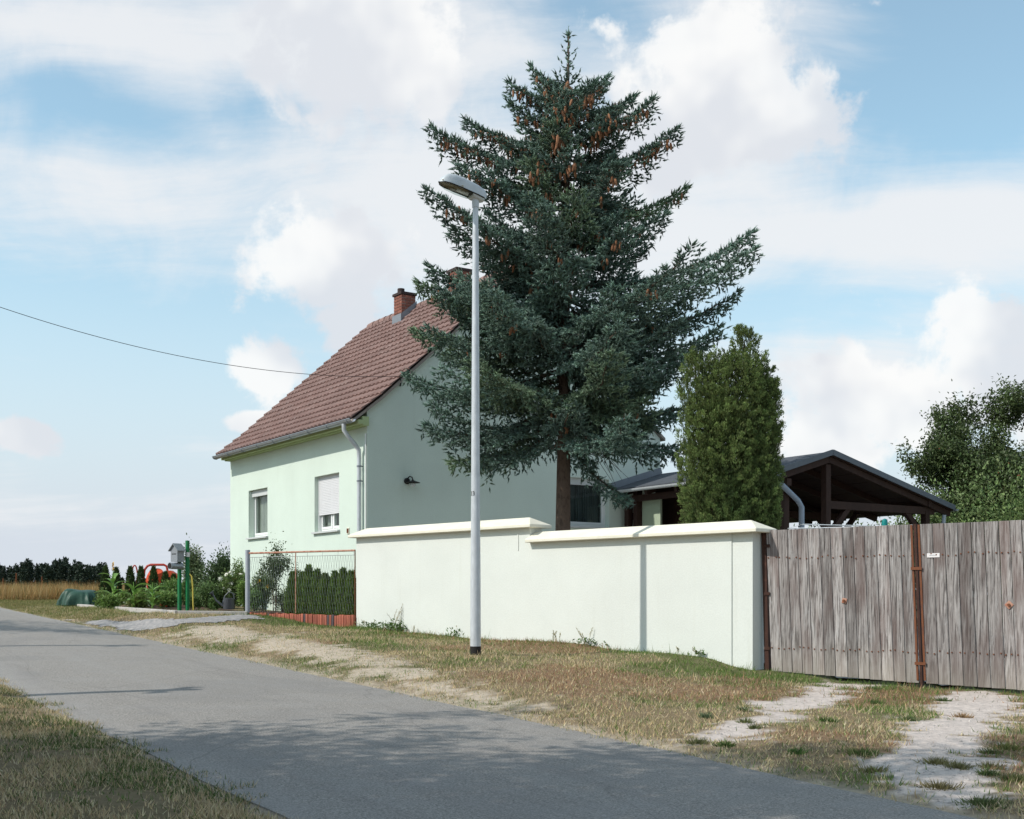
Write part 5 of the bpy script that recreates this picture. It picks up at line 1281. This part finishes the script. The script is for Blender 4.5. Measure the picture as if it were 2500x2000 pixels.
for i, (px, hp_) in enumerate([(258, 92), (284, 88), (318, 92), (344, 92), (375, 92), (404, 80), (424, 74)]):
    thuja(px, 36.2, hp_, 25, 'small dark thuja in the row between flower bed and cement mixer', 'thujas behind the flower bed', n=1500)
# cement mixer
cm = on_ground(382, 39.); kk = 39. / F; croot = empty('cement_mixer', cm, 0, 'orange and red cement mixer standing behind the small thujas', 'cement mixer')
zt = EYE + (HZ - 1379) * kk - cm.z; xo = lambda px: (px - 382) * kk
MB().tube([(xo(350), 0, .1), (xo(350), 0, zt - .45), (xo(353), 0, zt - .16), (xo(360), 0, zt - .04), (xo(368), 0, zt), (xo(400), 0, zt), (xo(407), 0, zt - .05), (xo(409), 0, zt - .2), (xo(410), 0, .1)], .038, 8).build('frame', M['redframe'], croot, smooth=True)
MB().lathe([(.22, -.40), (.40, -.22), (.42, .05), (.36, .22), (.25, .42), (.235, .42)], 18).build('drum', M['orange'], croot, smooth=True, loc=(xo(381), .05, zt - .50), rot=(R(28), R(6), 0), scale=(.8, .8, .8))
MB().tube([(xo(331) + .085 * math.cos(a) - .0, -.1, zt - .32 + .30 * math.sin(a)) for a in np.linspace(.2, 6.0, 20)], .022, 6).build('hand_wheel', M['redframe'], croot, smooth=True)
MB().add([(xo(410), -.15, zt - .62), (xo(436), -.15, zt - .72), (xo(436), -.15, zt - .34), (xo(418), -.15, zt - .18), (xo(411), -.15, zt - .2), (xo(410), .2, zt - .62), (xo(436), .2, zt - .72), (xo(436), .2, zt - .34), (xo(418), .2, zt - .18), (xo(411), .2, zt - .2)],
         [(0, 1, 2, 3, 4), (5, 6, 7, 8, 9), (0, 1, 6, 5), (1, 2, 7, 6), (2, 3, 8, 7), (3, 4, 9, 8), (4, 0, 5, 9)]).build('motor_box', M['orange'], croot, bevel=.01)
for s_ in (-1, 1):
    MB().beam((s_ * .38, 0, .35), (s_ * .45, -.35, -.02), .05, .05).build('leg', M['redframe'], croot)
    MB().tube([(s_ * .46, .30, .17), (s_ * .52, .30, .17)], .18, 14).build('wheel', M['dark'], croot)
MB().beam((-.40, 0, .3), (.40, 0, .3), .06, .06).build('axle', M['redframe'], croot)
# heap under a green tarpaulin
tpn = G(199, 1481); tpn = on_ground(199, tpn.y + .3); kk = tpn.y / F; W_, H_ = 90 * kk, 42 * kk
U, Vv = np.meshgrid(np.linspace(0, 2 * np.pi, 73), np.linspace(0, 1, 22)); 
fold = 1 + .085 * np.sin(U * 9 + Vv * 5) * Vv + .06 * np.sin(U * 17 + 1.3 + Vv * 5) * Vv + .05 * (fbm(U * 3, Vv * 4, 1.5, 3, 9) - .5)
sq = lambda a: np.sign(a) * np.abs(a) ** .62
pz_ = (1 - Vv ** 3.2) ** .75 * (1 - .16 * np.cos(U) * Vv) + .02 * (fbm(U * 4, Vv * 6, 2., 3, 19) - .5)
rad = Vv ** .55
x = W_ / 2 * sq(np.cos(U)) * rad * fold * (1 + .08 * (Vv > .93)); y = .55 * sq(np.sin(U)) * rad * fold; z_ = H_ * pz_ * (.88 + .12 * np.sin(U * 2 + .5) * rad) + .01
x[:, -1] = x[:, 0]; y[:, -1] = y[:, 0]; z_[:, -1] = z_[:, 0]
ny, nx = U.shape; idx = np.arange(ny * nx).reshape(ny, nx); quads = np.stack([idx[:-1, :-1], idx[:-1, 1:], idx[1:, 1:], idx[1:, :-1]], -1).reshape(-1, 4)
to = link('tarpaulin_heap', np_mesh('tarpaulin_heap', np.stack([x, y, z_], -1).reshape(-1, 3), quads, M['tarp'], None, True), loc=tpn); tag(to, 'heap covered by a creased dark green tarpaulin beside the dry field', 'tarpaulin')
# shrubs and roses of the bed
def BU(px, Y_, wpx, hpx, *a, **k): s_ = Y_ / F; return bush(a[0], a[1], on_ground(px, Y_), wpx * s_ / 2, wpx * s_ / 2 * .8, hpx * s_, *a[2:], **k)
BU(470, 36, 62, 152, 'tall_shrub', 'tall pale leaved shrub rising behind the mailbox', 6500, .075, (.11, .14, .07), seed=31)
BU(536, 35, 92, 128, 'dark_shrub', 'broad dark green shrub against the far corner of the house', 7000, .08, (.045, .07, .03), seed=32)
BU(588, 33.5, 50, 110, 'rose_bush', 'rose bush with one large yellow bloom by the house corner', 3000, .07, (.07, .10, .03), seed=33, flowers=1, fmat='yellow', fr=.10)
BU(570, 32, 60, 92, 'rose_bush', 'rose bush covered in white blooms behind the watering can', 4200, .065, (.085, .12, .04), seed=34, flowers=16, fr=.065)
BU(598, 30.6, 40, 80, 'leafy_perennial', 'bright green perennial beside the grey fence post', 2600, .07, (.10, .15, .04), seed=35, flowers=4, fr=.05)
BU(505, 31.8, 70, 66, 'leafy_perennial', 'bushy low perennial between mailbox and watering can', 3600, .07, (.065, .10, .035), seed=36)
BU(420, 33.2, 60, 58, 'leafy_perennial', 'leafy perennial growing just behind the mailbox posts', 3000, .08, (.09, .14, .04), seed=37)
BU(396, 31.6, 42, 36, 'bedding_plant', 'yellowish green bedding plant left of the mailbox', 1500, .06, (.14, .18, .05), seed=38)
BU(300, 34.0, 50, 40, 'bedding_plant', 'low leafy bedding plant between the first two cannas', 1700, .07, (.11, .16, .045), seed=39)
BU(350, 33.0, 46, 36, 'bedding_plant', 'low leafy bedding plant between the narrower cannas', 1500, .07, (.12, .17, .05), seed=40, flowers=3, fr=.035)
BU(252, 35.0, 36, 40, 'bedding_plant', 'low leafy bedding plant next to the green tarpaulin', 1300, .07, (.11, .15, .05), seed=41)
BU(470, 30.8, 36, 40, 'bedding_plant', 'low plant around the hose stake', 1500, .055, (.07, .11, .035), seed=42)
BU(520, 30.9, 30, 30, 'bedding_plant', 'low plant touching the watering can spout', 1200, .055, (.06, .10, .03), seed=43)
BU(398, 31.2, 14, 18, 'bedding_plant', 'small plant with a red flower near the mailbox', 350, .05, (.07, .10, .03), seed=44, flowers=2, fmat='redpetal', fr=.05)
BU(318, 33.2, 40, 16, 'bedding_plant', 'tiny white flowered plant at the front of the bed', 500, .04, (.08, .12, .04), seed=45, flowers=7, fr=.03)
BU(360, 32.2, 40, 14, 'bedding_plant', 'tiny white flowered plant before the narrow cannas', 500, .04, (.08, .12, .04), seed=46, flowers=6, fr=.03)

for i, (px, hp_, cc, lab) in enumerate([(262, 30, (.10, .15, .04), 'spreading bright green bedding plant under the flowering canna'), (336, 26, (.13, .16, .05), 'yellow green bedding plant under the middle canna'), (412, 34, (.10, .15, .045), 'bright bedding plant right in front of the mailbox foot'), (486, 44, (.08, .12, .035), 'leafy plant between hose stake and dahlias'), (538, 40, (.07, .11, .035), 'dark leafy plant behind the watering can spout'), (590, 46, (.10, .14, .045), 'leafy plant between watering can and fence post'), (450, 60, (.07, .11, .035), 'tall leafy plant behind the hose stake'), (384, 50, (.08, .13, .04), 'tall leafy plant behind the narrow canna')]):
    yb = G(px, 1489).y; BU(px, yb + .65 + (.9 if hp_ > 45 else 0), 44, hp_, 'bedding_plant', lab, 1500, .075, cc, seed=70 + i, gap=.5)
# ------------------------------------------------------------------ wire fence with brick edging
fb = Vector((FB.x, FB.y, gz(FB.x, FB.y))); fa = Vector((FA.x, FA.y, gz(FA.x, FA.y))); fdv = Vector((FA.x - FB.x, FA.y - FB.y, 0)); FLn = fdv.length; fdv.normalize()
fen = empty('wire_fence', fb, math.atan2(fdv.y, fdv.x), 'low ornamental wire fence with rusty red top rail and grey post', 'fence')
zr0 = P(607, 1351, FB.y).z - fb.z; zr1 = P(868, 1344, FA.y).z - fb.z; zp = P(602, 1343, FB.y).z - fb.z; zbase = P(606, 1494, FB.y).z - fb.z; zbase1 = P(868, 1500, FA.y).z - fb.z
MB().tube([(0, 0, -.15), (0, 0, zp)], .052, 14).build('post', M['greypost'], fen, smooth=True)
L9 = FLn - .03
MB().tube([(.03, 0, zr0), (L9, 0, zr1)], .02, 8).build('top_rail', M['rustpale'], fen, smooth=True)
rl_ = lambda f, z0, z1: z0 + (z1 - z0) * f
fm_ = .46; MB().tube([(FLn * fm_, 0, rl_(fm_, zbase, zbase1)), (FLn * fm_, 0, rl_(fm_, zr0, zr1))], .011, 6).build('upright', M['rustpale'], fen)
MB().tube([(L9, 0, zbase1), (L9, 0, zr1)], .012, 6).build('upright', M['rust'], fen)
wm = MB(); npair = 44; top_w = -.09
for f in np.linspace(.02, .98, 8): wm.tube([(FLn * f, 0, rl_(f, zr0, zr1)), (FLn * f, 0, rl_(f, zr0, zr1) + top_w)], .004, 4, cap=False)
for dz in (top_w,): wm.tube([(.03, 0, zr0 + dz), (L9, 0, zr1 + dz)], .007, 5, cap=False)
rows = 7
for r_ in range(rows):
    for i in range(npair):
        f0 = (i + (.5 if r_ % 2 else 0)) / npair; fm2 = f0 + .5 / npair; f1 = f0 + 1 / npair
        if f1 > .995: continue
        hh = lambda f: rl_(f, zr0, zr1) + top_w; bb = lambda f: rl_(f, zbase, zbase1)
        lev = lambda f, q: hh(f) + (bb(f) - hh(f)) * q
        q0, q1 = r_ / rows, (r_ + 1) / rows; qt = q0 + (q1 - q0) * .62
        w9 = FLn
        wm.tube([(w9 * f0, 0, lev(f0, q0)), (w9 * (f0 + .06 / npair), 0, lev(f0, q0 + (q1 - q0) * .25)), (w9 * (f0 + .3 / npair), 0, lev(fm2, q0 + (q1 - q0) * .8)), (w9 * fm2, 0, lev(fm2, q1)), (w9 * (f1 - .3 / npair), 0, lev(fm2, q0 + (q1 - q0) * .8)), (w9 * (f1 - .06 / npair), 0, lev(f1, q0 + (q1 - q0) * .25)), (w9 * f1, 0, lev(f1, q0))], .0023, 3, cap=False)
o = wm.build('wire_mesh', M['wire'], fen); tag(o, kind='stuff')
edg = empty('brick_edging', fb - fdv * .0 + Vector((0, 0, 0)), math.atan2(fdv.y, fdv.x), 'row of upright red bricks edging the bed under the wire fence', 'edging')
nb = 46; bw = (FLn - .06) / nb; fsg = -1
meb = MB().box(-bw / 2 + .004, bw / 2 - .004, -.045, .045, -.32, 0).mesh('brick', M['clinker'], bevel=.004); meb2 = MB().box(-bw / 2 + .004, bw / 2 - .004, -.045, .045, -.32, 0).mesh('brick', M['clinker_dark'], bevel=.004)
darkset = {9, 25, 35, 37}
for i in range(nb):
    f = (i + .5) / nb; link('brick', meb2 if i in darkset else meb, edg, (.05 + bw * (i + .5), -.02 + random.gauss(0, .006), rl_(f, zbase, zbase1) - .02 + random.gauss(0, .008)), (random.gauss(0, .02), random.gauss(0, .015), 0))
# plants behind the fence
for i, (px, hp_, wp_) in enumerate([(716, 105, 30), (738, 108, 30), (754, 128, 30), (774, 122, 30), (795, 116, 30), (818, 124, 30), (838, 134, 30), (858, 128, 30), (727, 92, 30), (806, 104, 34), (848, 104, 30)]):
    Yf = FB.y + (FA.y - FB.y) * ((px - 602) / 268) + .55 + (.3 if i > 7 else 0)
    thuja(px, Yf, hp_, wp_ + 6, 'thuja in the clipped hedge behind the wire fence', 'thuja hedge behind the wire fence', n=3200, colr=(.17, .25, .06))
sr = on_ground(673, 27.2); sroot = empty('standard_rose', sr, 0, 'standard rose with a round leafy head on a staked stem behind the fence', 'shrub')
MB().tube([(0, 0, -.05), (.01, 0, .5), (.0, 0, 1.0)], [.016, .014, .01], 6).build('stem', M['twig'], sroot); MB().tube([(-.06, .02, -.05), (-.06, .02, .95)], .012, 6).build('stake', M['polewood'], sroot)
n = 2600; cs = rng.normal(0, .5, (16, 3)); w_ = rng.integers(0, 16, n); pos = (cs[w_] * np.array((.30, .26, .30)) + rng.normal(0, .075, (n, 3))) + np.array((0, 0, 1.05)); pos[:140] = np.array((.04, 0, 1.45)) + rng.normal(0, 1, (140, 3)) * np.array((.10, .06, .12))
A2 = Acc(); v, f, cc = leaves(pos, rdir(n), unit(rng.normal(0, .6, (n, 3)) + [0, 0, 1.]), rng.uniform(.04, .065, n), .032, vary((.085, .125, .045), n, .35)); A2.add(v, f, cc); A2.obj('foliage', M['leaf'], sroot)
BU(640, 27.6, 56, 112, 'rose_bush', 'rose bush with small yellow blooms behind the grey fence post', 3600, .055, (.075, .11, .035), seed=51, flowers=3, fmat='yellow', fr=.05)
BU(625, 27.2, 40, 60, 'leafy_perennial', 'low leafy perennial at the foot of the fence post', 1800, .05, (.08, .13, .04), seed=52)
BU(690, 27.8, 46, 60, 'leafy_perennial', 'airy pale perennial under the standard rose', 1400, .045, (.14, .18, .07), seed=53, flowers=3, fr=.03, gap=.5)
BU(840, 25.6, 60, 30, 'bedding_plant', 'low leafy plant at the wall end behind the brick edging', 1200, .045, (.09, .13, .04), seed=54)

# ------------------------------------------------------------------ rotary clothes line behind the gate
ra = on_ground(2160, 19.2); rroot = empty('clothes_airer', ra, 0, 'rotary clothes line with teal fittings peeping over the board gate', 'clothes line')
zh = P(2168, 1276, 19.2).z - ra.z
MB().tube([(0, 0, -.1), (0, 0, zh - .06)], .022, 8).build('pole', M['galv'], rroot, smooth=True)
MB().lathe([(.02, -.10), (.045, -.08), (.05, 0), (.035, .05), (.01, .06)], 10, (0, 0, zh)).build('hub', M['teal'], rroot, smooth=True)
tips_ = []
for i, a in enumerate((2.75, 3.5, 4.4, 1.9)):
    e = (1.5 * math.cos(a), 1.5 * math.sin(a), zh - .06 - (.0 if i < 2 else .08)); tips_.append(e)
    MB().tube([(0, 0, zh - .06), e], .009, 6).build('arm', M['galv'], rroot); MB().tube([tuple(np.array(e) * .94 + np.array((0, 0, .06 * zh))), e], .017, 6).build('arm_cap', M['teal'], rroot) if False else None
lm = MB()
for q in (.8, 1.0):
    for i in range(4):
        a_, b2 = tips_[i], tips_[(i + 1) % 4]; pa_ = [a_[0] * q, a_[1] * q, zh - .06 + (a_[2] - zh + .06) * q]; pb_ = [b2[0] * q, b2[1] * q, zh - .06 + (b2[2] - zh + .06) * q]; lm.tube([pa_, pb_], .0025, 4, cap=False)
tag(lm.build('washing_lines', M['plastic'], rroot), kind='stuff')

# ------------------------------------------------------------------ field and far wood
n = 90000; t_ = rng.uniform(41, 75, n) ** 1.; tt = 41 + (t_ - 41) * rng.random(n); nn_ = rng.uniform(4, 34, n); x, y = fromtn(tt, nn_); kp = (x / y > -.52) & (x / y < -.23) & (y < 95); x, y = x[kp], y[kp]; n = len(x)
hgt = rng.uniform(.25, .62, n) * (.5 + fbm(x, y, .5, 3, 7)); wind = np.stack([rng.normal(.12, .25, n), rng.normal(0, .25, n), np.ones(n)], -1)
c = vary((.40, .25, .10), n, .3); st_ = rng.random(n) < .3; c[st_] = vary((.48, .36, .18), int(st_.sum()), .2); g_ = rng.random(n) < .12; c[g_] = vary((.13, .15, .05), int(g_.sum()), .3)
v, f, cc = blades(np.stack([x, y, ground(x, y)], -1), wind, hgt, rng.uniform(.010, .02, n), c)
o = link('field_grass', np_mesh('field_grass', v, f, M['grassm'], cc)); tag(o, 'tall dry golden grass at the edge of the field', 'grass', kind='stuff')
# dock spikes, rust red, standing over the grass
me_d = MB(); 
for k in range(60):
    z_ = .35 + .65 * k / 60; a = k * 2.4; r_ = .05 * (1 - k / 80); me_d.add([(0, 0, z_), (math.cos(a) * r_ + .006, math.sin(a) * r_, z_ + .02), (math.cos(a) * r_ * 1.2, math.sin(a) * r_ * 1.2, z_ + .04), (math.cos(a) * r_ - .006, math.sin(a) * r_, z_ + .02)], [(0, 1, 2, 3)])
me_d.tube([(0, 0, 0), (0, 0, 1.0)], .007, 4); M['dock'] = mat('dock_seed', (.22, .075, .03), .9, .2, 8); me_dk = me_d.mesh('dock_plant', M['dock'], fix=False)
for i, (px, top) in enumerate([(38, 1400), (8, 1412), (76, 1420), (90, 1418), (103, 1408), (112, 1425), (181, 1418), (190, 1422), (60, 1428), (140, 1430)]):
    Yd = 50 + rng.uniform(-4, 8); b = on_ground(px, Yd); hh = P(px, top, Yd).z - b.z; o = link('dock_plant', me_dk, None, b, (rng.normal(0, .05), rng.normal(0, .05), rng.uniform(0, 6)), (hh * 1.6 * (1.6 if i == 0 else 1), hh * 1.6, hh))
    tag(o, 'rust red dock seed stalk standing in the dry field', 'plant', 'dock stalks in the field')
# wood on the horizon: one dark mass of pines
A3 = Acc(); wd = MB(); rg = np.random.default_rng(5)
for i in range(230):
    px = rg.uniform(-120, 262) if i < 205 else rg.uniform(255, 300); Yf = rg.uniform(520, 600); topy = (1382 if px < 255 else 1408) + rg.normal(0, 6) + 5 * math.sin(px * .07) + 4 * math.sin(px * .021 + 1) + (6 if px > 200 else 0); xx = (px - CX) / F * Yf; gzf = gz(xx, Yf); h_ = P(px, topy, Yf).z - gzf
    m = 150; zf = rg.random(m) ** .8; rr_ = (1.0 - zf * .82) * rg.uniform(1.5, 2.4); a = rg.uniform(0, 6.28, m)
    pos = np.stack([xx + rr_ * np.cos(a) * rg.uniform(.3, 1.1, m), Yf + rr_ * np.sin(a) * rg.uniform(.3, 1.1, m), gzf + h_ * (.08 + .92 * zf)], -1)
    v, f, cc = leaves(pos, unit(rg.normal(size=(m, 3)) + [0, 0, .5]), rg.normal(size=(m, 3)), rg.uniform(.9, 1.7, m), .7, np.asarray((.020, .034, .020))[None] * rg.uniform(.6, 1.5, (m, 1)) * np.ones((m, 3))); A3.add(v, f, cc)
o = A3.obj('far_wood', M['needle']); tag(o, 'dark pine wood along the horizon beyond the field', 'wood', kind='stuff')

# ------------------------------------------------------------------ weeds along the wall foot, tufts and pebbles
def weed(px, py, hpx, label, seedc, leafy, group=None, seed=0):
    b = G(px, py); b = Vector((b.x, b.y, gz(b.x, b.y))); s_ = b.y / F; rg = np.random.default_rng(seed); root = empty('wall_weed', b, 0, label, 'weed', group); h_ = hpx * s_
    st_ = MB(); A = Acc()
    for i in range(2 + (leafy > 0) * 2):
        e = np.array((rg.normal(0, .06) * (1 + leafy), rg.normal(0, .04), h_ * rg.uniform(.6, 1.))); st_.tube([(0, 0, -.02), tuple(e * .5 + np.array((rg.normal(0, .01), 0, 0))), tuple(e)], [.004, .003, .002], 4, cap=False)
        m = 26; q = rg.uniform(.45, 1., m)[:, None]; pos = e * q; v, f, cc = leaves(pos, unit(rg.normal(0, .6, (m, 3)) + [0, 0, .8]), rg.normal(size=(m, 3)), rg.uniform(.015, .03, m), .010, np.asarray(seedc)[None] * rg.uniform(.7, 1.3, (m, 1)) * np.ones((m, 3))); A.add(v, f, cc)
    if leafy:
        m = 60 * leafy; pos = rg.normal(0, 1, (m, 3)) * np.array((.10, .05, .03)) * leafy ** .5 + np.array((.03, 0, .05)); v, f, cc = leaves(pos, unit(rg.normal(0, .8, (m, 3)) * np.array((1, 1, .4)) + [0, 0, .6]), rg.normal(size=(m, 3)) + [0, 0, 2], rg.uniform(.05, .10, m), .03, np.asarray((.09, .16, .035))[None] * rg.uniform(.7, 1.3, (m, 1)) * np.ones((m, 3))); A.add(v, f, cc)
    st_.build('stem', M['stemm'], root); A.obj('foliage', M['leaf'], root)
M['stemm'] = mat('weed_stem', (.20, .19, .09), .8, .2, 8)
weed(955, 1540, 78, 'tall seeding weed with broad green leaves at the foot of the wall', (.48, .40, .26), 4, None, 1); weed(979, 1542, 66, 'slim grey seed stalk rising beside the leafy weed', (.34, .32, .29), 1, None, 2)
weed(1192, 1559, 56, 'yellowish seeding weed just right of the street lamp', (.50, .46, .24), 0, None, 3); weed(1130, 1555, 26, 'low leafy weed just left of the street lamp', (.30, .28, .15), 2, None, 4)
for i, (px, py, h_) in enumerate([(905, 1536, 22), (1010, 1546, 20), (1075, 1551, 22), (1245, 1562, 18), (1352, 1572, 36), (1365, 1573, 32), (1432, 1577, 46), (1466, 1580, 52), (1500, 1582, 40), (1545, 1586, 30), (1620, 1594, 36), (1660, 1598, 20), (1716, 1604, 26), (1810, 1622, 30), (1560, 1588, 24), (1480, 1582, 24)]):
    weed(px, py, h_, 'thin seeding grass weed at the foot of the white wall', (.40, .36, .18), 1 if i % 3 == 0 else 0, 'weeds along the wall foot', 10 + i)
def tuft(px, py, size, label, colr, group=None, seed=0):
    b = G(px, py); rg = np.random.default_rng(seed); m = int(140 + 2600 * size ** 1.5); a = rg.uniform(0, 6.28, m); r_ = np.minimum(np.abs(rg.normal(0, size * .42, m)), size * .9); pos = np.stack([r_ * np.cos(a), r_ * np.sin(a) * .8, np.zeros(m)], -1)
    for j in range(m): pos[j, 2] = 0
    pos[:, 2] = ground(pos[:, 0] + b.x, pos[:, 1] + b.y) - b.z - .005
    d = np.stack([np.cos(a) * .7, np.sin(a) * .7, rg.uniform(.3, 1.4, m)], -1) + rg.normal(0, .35, (m, 3)); v, f, cc = blades(pos, d, rg.uniform(.02, .085, m), rg.uniform(.008, .012, m), np.asarray(colr)[None] * rg.uniform(.6, 1.4, (m, 1)) * np.ones((m, 3)))
    o = link('grass_tuft', np_mesh('grass_tuft', v, f, M['grassm'], cc), None, b); tag(o, label, 'grass tuft', group)
for i, (px, py, s_, cc) in enumerate([(1815, 1737, .10, (.10, .15, .05)), (1822, 1765, .10, (.16, .18, .07)), (1842, 1780, .07, (.13, .15, .06)), (1725, 1752, .08, (.14, .19, .10)), (2130, 1685, .11, (.10, .16, .05)), (2020, 1762, .12, (.09, .15, .04)), (2135, 1718, .12, (.10, .15, .05)), (2300, 1712, .12, (.10, .14, .05)), (2220, 1760, .16, (.10, .14, .05)), (1770, 1822, .10, (.11, .16, .05)), (1945, 1840, .11, (.10, .17, .05)), (2100, 1842, .20, (.11, .15, .05)), (1700, 1815, .14, (.22, .22, .10)), (2290, 1865, .16, (.22, .20, .09)), (2340, 1875, .13, (.20, .19, .09)), (2420, 1875, .14, (.22, .20, .10)), (2410, 1893, .09, (.10, .14, .05)), (2130, 1885, .14, (.22, .20, .09)), (2290, 1925, .18, (.20, .17, .08)), (2400, 1965, .22, (.14, .17, .07)), (2460, 1830, .20, (.16, .17, .06)), (2350, 1752, .12, (.33, .22, .12)), (2420, 1840, .12, (.13, .15, .06)), (2480, 1905, .18, (.16, .17, .07))]):
    gcol = cc[1] > cc[0] * 1.05
    tuft(px, py, s_, 'green grass tuft on the bare drive before the gate' if gcol else 'straw coloured grass tuft on the bare drive before the gate', cc, 'green tufts on the gate drive' if gcol else 'straw tufts on the gate drive', i)
pm = MB(); rg = np.random.default_rng(8); k = 0
while k < 900:
    px, py = (rg.uniform(1640, 2120), rg.uniform(1665, 1820)) if rg.random() < .35 else (rg.uniform(2100, 2500), rg.uniform(1700, 1990)); b = G(px, py)
    if masks(np.array([b.x]), np.array([b.y]))[0][0] < .6: continue
    s_ = abs(rg.normal(.005, .006)) + .003; k += 1
    vs = [(b.x + s_ * dx * rg.uniform(.7, 1.3), b.y + s_ * dy * rg.uniform(.7, 1.3), b.z + s_ * dz * rg.uniform(.4, .8)) for dx, dy, dz in ((1, 0, 0), (-1, 0, 0), (0, 1, 0), (0, -1, 0), (0, 0, 1), (0, 0, -.6))]
    pm.add(vs, [(0, 2, 4), (2, 1, 4), (1, 3, 4), (3, 0, 4), (2, 0, 5), (1, 2, 5), (3, 1, 5), (0, 3, 5)])
tag(pm.build('pebbles', M['pebble']), 'small stones scattered on the sandy drive', 'stones', kind='stuff')

# ------------------------------------------------------------------ trees on the near side whose shadows fall on the lane (beyond the frame)
def back(px, py, H_): p = G(px, py); q = p - SUN_TO * (H_ / math.tan(SUN_EL)); return Vector((q.x, q.y, gz(q.x, q.y)))
for i, (px, py, H_, sp, lab) in enumerate([(420, 1860, 10.5, .85, 'roadside tree nearest the utility pole, shading the verge'), (800, 1940, 10., .85, 'roadside tree whose crown shadow crosses the lane'), (150, 1900, 10., .95, 'roadside tree standing in the near verge grass'), (560, 2040, 10.5, .95, 'roadside tree behind the viewpoint by the lane')]):
    tree('roadside_tree', lab, back(px, py, H_ * .66), H_, sp, 15000, .14, (.05, .08, .03), 60 + i, .28, nl1=6)
tb = back(10, 1520, 8.); tree('roadside_tree', 'roadside tree further along the lane beyond the utility pole', tb, 12., .8, 9000, .15, (.05, .08, .03), 77, .25)
